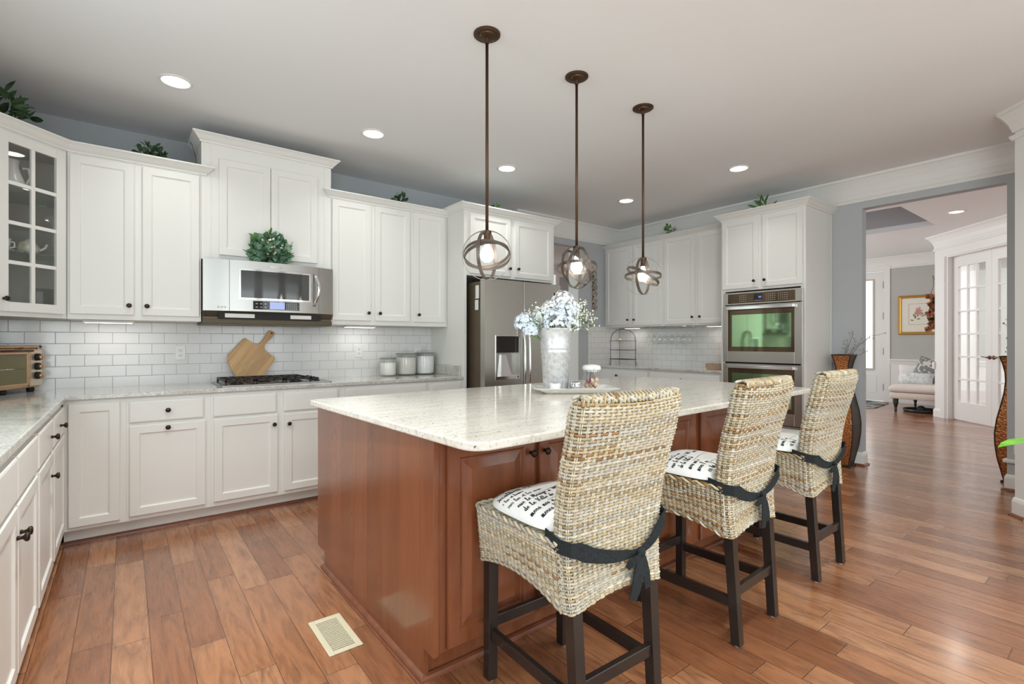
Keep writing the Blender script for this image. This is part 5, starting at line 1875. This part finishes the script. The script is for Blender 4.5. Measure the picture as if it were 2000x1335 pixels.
def urn(lb, loc, rotz):
    t = thing('tall_floor_vase', lb, 'vase', loc, rotz, 'tall bronze floor vases')
    mb = MB()
    mb.rings([[(sx * w_, sy * w_, z) for sx, sy in ((-1, -1), (1, -1), (1, 1), (-1, 1))] for z, w_ in UP])
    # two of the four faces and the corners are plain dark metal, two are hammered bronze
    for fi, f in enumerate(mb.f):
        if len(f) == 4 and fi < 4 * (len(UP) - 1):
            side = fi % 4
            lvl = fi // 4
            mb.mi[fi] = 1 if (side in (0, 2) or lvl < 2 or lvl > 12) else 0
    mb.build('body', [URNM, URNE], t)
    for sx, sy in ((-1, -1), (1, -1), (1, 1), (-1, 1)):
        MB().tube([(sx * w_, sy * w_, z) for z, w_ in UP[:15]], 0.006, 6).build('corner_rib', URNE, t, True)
    return t


t1_ = urn('tall hammered bronze floor vase behind the farthest stool, against the kitchen wall', (5.745, 1.935, 0.0), R(0))
t2_ = urn('tall hammered bronze floor vase just inside the foyer, half hidden by the wall end', (6.25, 0.775, 0.0), R(0))


def twigs(lb, loc, ends, seed):
    r_ = random.Random(seed)
    t = thing('bare_twigs', lb, 'twigs', loc)
    for e in ends:
        mb = MB()
        e = Vector(e)
        pts = [Vector((0, 0, -0.25)), Vector((e.x * 0.15, e.y * 0.15, 0.0)), Vector((e.x * 0.45, e.y * 0.45, e.z * 0.55)), Vector((e.x * 0.75, e.y * 0.75, e.z * 0.95)), e]
        mb.tube(pts, [0.004, 0.004, 0.003, 0.0022, 0.0012], 6)
        for k_ in range(5):
            i = r_.randint(1, 3)
            p = pts[i].lerp(pts[i + 1], r_.random())
            q = p + Vector((r_.uniform(-.05, .05), r_.uniform(-.07, .05), r_.uniform(0.0, .06)))
            mb.tube([p, q], 0.0012, 4)
            mb.sphere(q, 0.006, 6, 4, (0.7, 0.7, 1.3))
        mb.build('twig', TWIGM, t, True)
    return t


twigs('bare curved twigs standing in the vase on the kitchen side', (5.745, 1.935, 1.10), [(0.0, -0.30, 0.22), (0.02, -0.17, 0.14), (0.03, -0.13, 0.02), (0.02, -0.08, 0.20), (-0.02, -0.04, 0.12)], 1)
twigs('bare twigs standing in the vase inside the foyer', (6.25, 0.775, 1.10), [(0.02, 0.06, 0.36), (-0.02, 0.03, 0.30), (0.03, 0.02, 0.20), (0.02, 0.01, 0.42)], 2)

# leafy plant at the right edge of the picture
t = thing('broadleaf_plant', 'broad-leaved green plant poking in at the right edge of the picture', 'plant', (3.86, 0.28, 0.0))
MB().lathe([(0.11, 0.0), (0.15, 0.26), (0.165, 0.28), (0.155, 0.30), (0.14, 0.28), (0.13, 0.24)], n=24).build('pot', mat('white_pot', (0.7, 0.7, 0.68), 0.4), t, True)
mb = MB()
for i, (dx, dy, z) in enumerate(((-0.13, 0.10, 0.74), (0.1, -0.12, 0.85), (0.15, 0.08, 0.8), (-0.05, -0.15, 0.78), (0.02, 0.02, 0.95))):
    mb.tube([(0, 0, 0.25), (dx * 0.3, dy * 0.3, z * 0.7), (dx, dy, z)], 0.005, 6)
mb.build('stems', LEAFG, t, True)
for i, (dx, dy, z, ex, ey, ez) in enumerate(((-0.13, 0.10, 0.74, -0.8, 0.6, 0.05), (0.1, -0.12, 0.85, 0.6, -0.7, 0.2), (0.15, 0.08, 0.8, 0.8, -0.2, 0.2), (-0.05, -0.15, 0.78, -0.3, -0.9, 0.1), (0.02, 0.02, 0.95, 0.1, 0.1, 0.9))):
    mb = MB()
    mb.leaf((dx, dy, z), (ex, ey, ez), (0, 0, 1), 0.20, 0.09, 0.25)
    mb.build('leaf', LEAFB, t, True)

# ------------------------------------------------------------------ foyer
ZF = 3.02
w = MB()
w.box(XR + 0.11, 8.0, -3.0, 8.0, ZF, ZF + 0.08)
w.box(9.70, 13.2, -3.0, 8.0, ZF, ZF + 0.08)
w.box(8.0, 9.70, -3.0, 2.05, ZF, ZF + 0.08)
w.box(8.0, 9.70, 4.6, 8.0, ZF, ZF + 0.08)
struct(w.build('ceiling_foyer', CEILM))
w = MB()
w.box(9.70, 9.76, 2.05, 4.6, ZF + 0.08, 5.4).box(8.0, 9.76, 1.99, 2.05, ZF + 0.08, 5.4).box(7.94, 8.0, 1.99, 4.66, ZF + 0.08, 5.4).box(8.0, 9.76, 4.6, 4.66, ZF + 0.08, 5.4).box(7.94, 9.76, 1.99, 4.66, 5.4, 5.46)
struct(w.build('wall_stairwell', mat('stairwell_grey', (0.46, 0.455, 0.47), 0.85)))
w = MB()
XW = 12.6
w.box(XW, XW + 0.12, 4.50, 8.0, 0, ZF).box(XW, XW + 0.12, 1.5, 3.50, 0, ZF).box(XW, XW + 0.12, 3.50, 4.50, 2.75, ZF)
struct(w.build('wall_foyer', FOYM))
# the foyer entrance door
d1 = MB()
y0, y1 = 3.515, 4.48
gy0, gy1, gz0, gz1 = 3.715, 4.28, 0.69, 2.56
for q in ((y0, gy0, 0.01, 2.735), (gy1, y1, 0.01, 2.735), (gy0, gy1, 0.01, gz0), (gy0, gy1, gz1, 2.735)):
    d1.box(XW + 0.03, XW + 0.075, q[0], q[1], q[2], q[3])
dr1 = struct(d1.build('door_1', TRIMW))
mb = MB()
for q in ((gy0 - 0.03, gy0, gz0 - 0.03, gz1 + 0.03), (gy1, gy1 + 0.03, gz0 - 0.03, gz1 + 0.03)):
    mb.box(XW + 0.015, XW + 0.03, q[0], q[1], q[2], q[3])
mb.box(XW + 0.015, XW + 0.03, gy0, gy1, gz0 - 0.04, gz0).box(XW + 0.015, XW + 0.03, gy0, gy1, gz1, gz1 + 0.03)
mb.build('glazing_frame', mat('glazing_taupe', (0.55, 0.52, 0.46), 0.5), dr1)
MB().box(XW + 0.035, XW + 0.045, gy0, gy1, gz0, gz1).build('lit_glass', SHADEW, dr1)
MB().box(XW + 0.024, XW + 0.034, 3.65, 3.66, 0.18, 0.56).box(XW + 0.024, XW + 0.034, 3.84, 3.85, 0.18, 0.56).box(XW + 0.024, XW + 0.034, 3.66, 3.84, 0.18, 0.19).box(XW + 0.024, XW + 0.034, 3.66, 3.84, 0.55, 0.56).build('panel_moulding', TRIMW, dr1)
for z in (0.30, 1.05, 1.80, 2.45):
    MB().box(XW - 0.003, XW + 0.03, 3.508, 3.522, z - 0.07, z + 0.07).build('hinge', NICKEL, dr1)
mb = MB()
mb.box(XW - 0.022, XW, 3.40, 3.505, 0, 2.84).box(XW - 0.022, XW, 4.49, 4.60, 0, 2.84).box(XW - 0.022, XW, 3.505, 4.49, 2.745, 2.84)
struct(mb.build('trim_front_door', TRIMW))
mb = MB()
fp = [(XW, 6.0), (XW, 2.2)]
mb.sweep([(o, ZF + h) for o, h in CROWN], fp)
mb.sweep([(o, ZF + h) for o, h in FRIEZE], fp)
struct(mb.build('trim_foyer_crown', TRIMW))
mb = MB()
mb.box(XW - 0.010, XW, 1.6, 3.40, 0.0, 0.80)
mb.sweep([(0, 0.80), (0.02, 0.80), (0.03, 0.85), (0.045, 0.87), (0.045, 0.895), (0, 0.895)], [(XW, 3.40), (XW, 1.6)])
mb.box(XW - 0.028, XW - 0.010, 1.6, 3.40, 0.0, 0.14)
for q in ((2.45, 2.475, 0.22, 0.69), (3.25, 3.275, 0.22, 0.69)):
    mb.box(XW - 0.026, XW - 0.010, q[0], q[1], q[2], q[3])
mb.box(XW - 0.026, XW - 0.010, 2.475, 3.25, 0.22, 0.245).box(XW - 0.026, XW - 0.010, 2.475, 3.25, 0.665, 0.69)
struct(mb.build('trim_wainscot', TRIMW))

# diagonal wall with french doors (local frame: x along the wall, -y toward the kitchen)
DW = bpy.data.objects.new('wall_diagonal', None)


def dbuild(mb, name, m, parent=None, **k):
    o = mb.build(name, m, None, **k)
    if parent:
        o.parent = parent
    else:
        o.location = (10.72, 2.22, 0)
        o.rotation_euler = (0, 0, R(-135))
    return o


mb = MB()
mb.box(-0.10, 0.195, 0, 0.16, 0, ZF).box(1.735, 3.2, 0, 0.16, 0, ZF).box(0.195, 1.735, 0, 0.16, 2.625, ZF)
struct(dbuild(mb, 'wall_diagonal', TRIMW))
mb = MB()
mb.box(0.05, 0.145, -0.02, 0, 0, 2.735).box(1.785, 1.88, -0.02, 0, 0, 2.735).box(0.145, 1.785, -0.02, 0, 2.645, 2.735)
mb.box(0.145, 0.16, -0.012, 0, 0, 2.645).box(-0.115, -0.085, -0.03, 0.0, 0.80, 0.92)
struct(dbuild(mb, 'trim_french_door', TRIMW))
mb = MB()
mb.sweep([(o, ZF + h) for o, h in CROWN], [(-0.10, 0.16), (-0.10, 0.0), (3.2, 0.0)])
mb.sweep([(o, ZF + h) for o, h in FRIEZE], [(-0.10, 0.16), (-0.10, 0.0), (3.2, 0.0)])
struct(dbuild(mb, 'trim_diagonal_crown', TRIMW))
mb = MB()
mb.sweep(BASE, [(-0.10, 0.16), (-0.10, 0.0), (0.05, 0.0)])
struct(dbuild(mb, 'baseboard_diagonal', TRIMW))
for di, (xa, xb) in enumerate(((0.205, 0.962), (0.966, 1.723))):
    d_ = MB()
    pw = 0.108
    c0, c1 = xa + pw, xb - pw
    zb, zt = 0.295, 2.455
    d_.box(xa, c0, 0.072, 0.112, 0.012, 2.61).box(c1, xb, 0.072, 0.112, 0.012, 2.61).box(c0, c1, 0.072, 0.112, 0.012, zb).box(c0, c1, 0.072, 0.112, zt, 2.61)
    for i in (1, 2):
        x = c0 + (c1 - c0) * i / 3
        d_.box(x - 0.013, x + 0.013, 0.078, 0.106, zb, zt)
    for i in range(1, 6):
        z = zb + (zt - zb) * i / 6
        d_.box(c0, c1, 0.079, 0.105, z - 0.013, z + 0.013)
    dd_ = struct(dbuild(d_, 'door_%d' % (di + 2), TRIMW))
    MB().box(c0, c1, 0.090, 0.094, zb, zt).build('glass', GLASS, dd_)
    hx = xb - 0.035 if di == 0 else xa + 0.035
    sg = -1 if di == 0 else 1
    h_ = MB().lathe([(0.03, 0.072), (0.03, 0.066), (0.018, 0.060), (0.012, 0.045)], hx, 0, 1.02, 18, 'y').build('door_handle', NICKEL, dd_, True)
    MB().tube([(hx, 0.047, 1.02), (hx + sg * 0.02, 0.040, 1.02), (hx + sg * 0.07, 0.042, 1.025), (hx + sg * 0.115, 0.042, 1.033)], [0.010, 0.010, 0.008, 0.006], 8).build('lever', NICKEL, h_, True)
# pale study beyond the french doors
mb = MB()
mb.box(-2.0, 5.0, 3.6, 3.7, 0, ZF)
struct(dbuild(mb, 'wall_study', mat('study_white', (0.86, 0.87, 0.87), 0.9)))
mb = MB()
mb.box(0.0, 4.2, 3.50, 3.6, 0.0, 0.95)
struct(dbuild(mb, 'trim_study_wainscot', mat('study_wainscot', (0.72, 0.73, 0.74), 0.8)))
tt = thing('recessed_downlight', 'recessed downlight in the foyer ceiling beyond the opening', 'ceiling light', (9.254 * 0.965, 1.727 * 0.965, ZF), 0, 'foyer downlight')
MB().lathe([(0.095, 0.0), (0.095, -0.003), (0.088, -0.007), (0.078, -0.008), (0.076, -0.001)], n=28).build('trim_ring', TRIMW, tt, True)
MB().lathe([(0.076, -0.0035), (0.04, -0.006), (0.001, -0.007)], n=28).build('lens', LAMP, tt, True)
light('downlight_lamp', 'AREA', (0, 0, -0.02), 4, (0.95, 0.96, 0.90), 0.14, (0, 0, 0), tt)

struct(MB().box(10.98, XW, 2.03, 2.10, 0, ZF).build('wall_foyer_return', TRIMW))
# framed flower print
t = thing('framed_print', 'gilt-framed pink flower print on the foyer wall', 'picture', (XW - 0.001, 3.258, 1.40), R(-90))
pw_, ph_ = 0.66, 0.79
MB().panel(0, pw_, 0, ph_, [(0, 0), (0, -0.025), (0.012, -0.035), (0.03, -0.028), (0.045, -0.030), (0.055, -0.018), (0.0551, -0.012)]).build('frame', GOLD, t)
MB().box(0.055, pw_ - 0.055, -0.014, -0.012, 0.055, ph_ - 0.055).build('mat_board', PAPER, t)
il = MB()
for q in ((0.17, 0.176, 0.20, ph_ - 0.17), (pw_ - 0.156, pw_ - 0.15, 0.20, ph_ - 0.17), (0.176, pw_ - 0.156, 0.20, 0.206), (0.176, pw_ - 0.156, ph_ - 0.176, ph_ - 0.17)):
    il.box(q[0], q[1], -0.0155, -0.0139, q[2], q[3])
il.build('inner_line', mat('art_line', (0.52, 0.40, 0.25), 0.8), t)
rr = random.Random(4)
ab = MB()
for i in range(14):
    a = rr.uniform(0, 6.28)
    ab.leaf((0.33, -0.0150, 0.46), (math.cos(a), 0, math.sin(a)), (0, -1, 0), rr.uniform(0.05, 0.11), 0.035, 0)
ab.build('flower_print', PINKM, t)
ab = MB()
for i in range(16):
    a = rr.uniform(-0.5, 3.6)
    ab.leaf((0.33 + rr.uniform(-.09, .09), -0.0152, 0.33 + rr.uniform(-.05, .08)), (math.cos(a), 0, math.sin(a)), (0, -1, 0), 0.05, 0.02, 0)
ab.build('leaf_print', OLIVE, t)

# dried flower swag and coat hook on the side of the diagonal wall's end
t = thing('dried_flower_swag', 'swag of dried brown roses hanging beside the framed print', 'dried flowers', (10.875, 2.335, 1.42))
rr = random.Random(8)
for i in range(13):
    mb = MB()
    p = Vector((rr.uniform(-.04, .05), rr.uniform(-.05, .05), 0.05 + i * 0.047))
    for k_ in range(22):
        d = Vector((rr.gauss(0, 1), rr.gauss(0, 1), rr.gauss(0, 1))).normalized()
        mb.leaf(p, d, d.cross(Vector((0, 0, 1))), rr.uniform(0.045, 0.07), 0.055, 0.6)
    mb.build('dried_rose', DRIED if i % 6 != 4 else LEAFD, t)
MB().tube([(0, 0.02, 0.0), (0, 0.02, 0.68), (-0.01, -0.01, 0.78), (-0.01, -0.01, 0.925)], 0.005, 6).build('stem', TWIGM, t, True)
t = thing('coat_hook', 'dark curled coat hook above the dried flowers', 'hook', (10.808, 2.272, 2.33), R(-45))
MB().tube([(0, 0.0, 0.0), (0, 0.05, -0.015), (0, 0.085, 0.02), (0, 0.075, 0.05)], 0.008, 8).build('upper_hook', NICKEL, t, True)
MB().tube([(0, -0.01, -0.10), (0, 0.03, -0.11), (0, 0.035, -0.07)], 0.008, 8).build('lower_hook', NICKEL, t, True)
MB().box(-0.012, 0.012, -0.001, 0.004, -0.14, 0.04).build('back_plate', NICKEL, t, bevel=0.003)

# chaise and what is on it
t = thing('chaise', 'cream upholstered chaise with turned dark legs in the foyer', 'chaise', (10.92, 2.975, 0.0), R(-90))
# local x: to the right in the picture (world -y), local y: away (world +x)
mb = MB()
rs = []
for z, ins in ((0.235, 0.02), (0.245, 0.012), (0.33, 0.012), (0.345, 0.02)):
    rs.append([(p[0], p[1], z) for p in rounded([(ins, ins), (0.84 - ins, ins), (0.84 - ins, 1.35 - ins), (ins, 1.35 - ins)], 0.03, 4)])
mb.rings(rs)
mb.build('rail', UPH, t, True, auto=50)
mb = MB()
rs = []
for z, ins in ((0.347, 0.035), (0.36, 0.005), (0.40, -0.012), (0.445, 0.0), (0.475, 0.03), (0.495, 0.10), (0.505, 0.22)):
    rs.append([(p[0], p[1], z) for p in rounded([(ins, ins), (0.84 - ins, ins), (0.84 - ins, 1.35 - ins), (ins, 1.35 - ins)], 0.06, 5)])
mb.rings(rs)
mb.build('seat_cushion', UPH, t, True)
mb = MB()
mb.tube([(0.80, 0.30, 0.60), (0.80, 0.8, 0.63), (0.80, 1.33, 0.64)], 0.09, 14)
mb.box(0.75, 0.85, 0.31, 1.33, 0.46, 0.60)
mb.build('arm', UPH, t, True, auto=50)
for lx, ly in ((0.09, 0.07), (0.75, 0.07), (0.09, 1.27), (0.75, 1.27)):
    MB().lathe([(0.016, 0.0), (0.02, 0.01), (0.022, 0.05), (0.018, 0.06), (0.026, 0.09), (0.036, 0.14), (0.044, 0.18), (0.038, 0.20), (0.045, 0.215), (0.045, 0.24)], lx, ly, 0, 16).build('leg', LEGM, t, True)


def pillow(lb, loc, w_, h_, th, m, rot):
    mb = MB()
    n = 10
    for sgn in (1, -1):
        b0 = len(mb.v)
        for j in range(n + 1):
            for i in range(n + 1):
                u, v = -1 + 2 * i / n, -1 + 2 * j / n
                k_ = 1 - 0.07 * (1 - abs(u * v))
                q = max(0.0, (1 - u ** 4) * (1 - v ** 4)) ** 0.55
                mb.v.append((w_ / 2 * u * k_, -sgn * th / 2 * q, h_ / 2 * v * k_))
        for j in range(n):
            for i in range(n):
                q = b0 + j * (n + 1) + i
                f = [q, q + 1, q + n + 2, q + n + 1]
                mb.face(f if sgn > 0 else f[::-1])
    o = mb.build('throw_pillow', m, None, True, loc=loc)
    o.rotation_euler = rot
    return tag(o, lb, 'pillow', 'pillows on the chaise')


pillow('white throw pillow at the back left of the chaise', (11.62, 2.80, 0.66), 0.42, 0.34, 0.13, PILW, (R(-14), 0, R(-90)))
pillow('grey medallion-patterned throw pillow standing behind the streaked one', (11.50, 2.50, 0.71), 0.48, 0.46, 0.14, PILG, (R(-16), R(20), R(-90)))
pillow('pale streaked lumbar pillow lying in front on the chaise', (11.22, 2.64, 0.600), 0.50, 0.23, 0.12, PILS, (R(-32), R(2), R(-94)))
t = thing('floor_tray', 'dark shallow tray on the floor under the chaise', 'tray', (11.25, 2.58, 0.0))
MB().lathe([(0.24, 0.001), (0.26, 0.02), (0.265, 0.055), (0.25, 0.055), (0.235, 0.025), (0.22, 0.015)], n=28).build('rim', mat('dark_tray', (0.03, 0.035, 0.04), 0.35), t, True)
for i in range(3):
    MB().sphere((-0.09 + 0.09 * i, 0.02 * (i - 1), 0.06), 0.055, 10, 7, (0.8, 1.1, 0.75)).build('lump', mat('dark_lump%d' % i, (0.035, 0.045, 0.05), 0.6), t, True)
mb = MB()
mb.prism([(11.0, 3.34), (11.12, 3.24), (12.25, 3.33), (12.5, 3.80), (12.5, 4.5), (11.0, 4.5)], 0.0, 0.012)
tag(mb.build('area_rug', RUGM), 'patterned blue-grey rug in front of the foyer door', 'rug')

# ------------------------------------------------------------------ room beyond the doorway by the refrigerator
w = MB()
w.box(3.0, 8.6, 8.0, 8.1, 0, 3.0)
struct(w.build('wall_rear_room', WALLM))
struct(MB().box(3.0, 8.6, YB + 0.12, 8.1, ZC, ZC + 0.08).build('ceiling_rear', CEILM))
mb = MB()
for z0_, z1_ in ((0.9, 1.75), (1.85, 2.7)):
    mb.box(6.4, 7.35, 7.96, 8.0, z0_, z1_)
w1 = struct(mb.build('window_1', DAYGL))
mb = MB()
mb.box(6.3, 6.4, 7.94, 8.0, 0.8, 2.8).box(7.35, 7.45, 7.94, 8.0, 0.8, 2.8).box(6.4, 7.35, 7.94, 8.0, 2.7, 2.8).box(6.4, 7.35, 7.94, 8.0, 1.75, 1.85).box(6.4, 7.35, 7.94, 8.0, 0.8, 0.9)
mb.build('window_frame', TRIMW, w1)
crown([(8.6, 8.0), (3.0, 8.0)][::-1], ZC, 'trim_rear_crown')
w = MB()
w.box(5.012, 5.02, YB + 0.002, YB + 0.19, 0, 2.583).box(3.93, 3.938, YB + 0.002, YB + 0.19, 0, 2.583)
struct(w.build('trim_doorway', TRIMW))
t = thing('trailing_vine', 'tall leafy vine plant in the room beyond the doorway', 'plant', (7.22, 7.35, 0.0))
rr = random.Random(2)
MB().lathe([(0.12, 0), (0.16, 0.3), (0.15, 0.3)], n=18).build('pot', POTM, t, True)
mb = MB()
for i in range(90):
    z = 0.3 + 1.35 * rr.random()
    mb.leaf((rr.gauss(0, 0.05), rr.gauss(0, 0.06), z), (rr.uniform(-1, 1), rr.uniform(-1, 0.3), rr.uniform(-.7, .4)), (0, -1, 0.3), 0.13, 0.075, 0.2)
mb.build('foliage', LEAFG, t)
MB().tube([(0, 0, 0.2), (0.02, 0, 1.0), (0, 0, 1.68)], 0.012, 7).build('stake', TWIGM, t, True)
mb = MB()
rs = []
for i in range(25):
    x = 6.72 + 0.42 * i / 24
    y = 7.62 + 0.03 * math.sin(i * 1.6)
    rs.append([(x, y, 0.05), (x, y, 1.62), (x, y + 0.006, 1.62), (x, y + 0.006, 0.05)])
mb.rings(rs)
t = thing('blue_screen', 'bright blue folded cloth panel in the room beyond the doorway', 'panel', (0, 0, 0))
mb.build('cloth', BLUEM, t, True)
MB().tube([(6.70, 7.63, 0.0), (6.70, 7.63, 1.66), (7.16, 7.63, 1.66), (7.16, 7.63, 0.0)], 0.012, 8).build('stand', NICKEL, t, True)
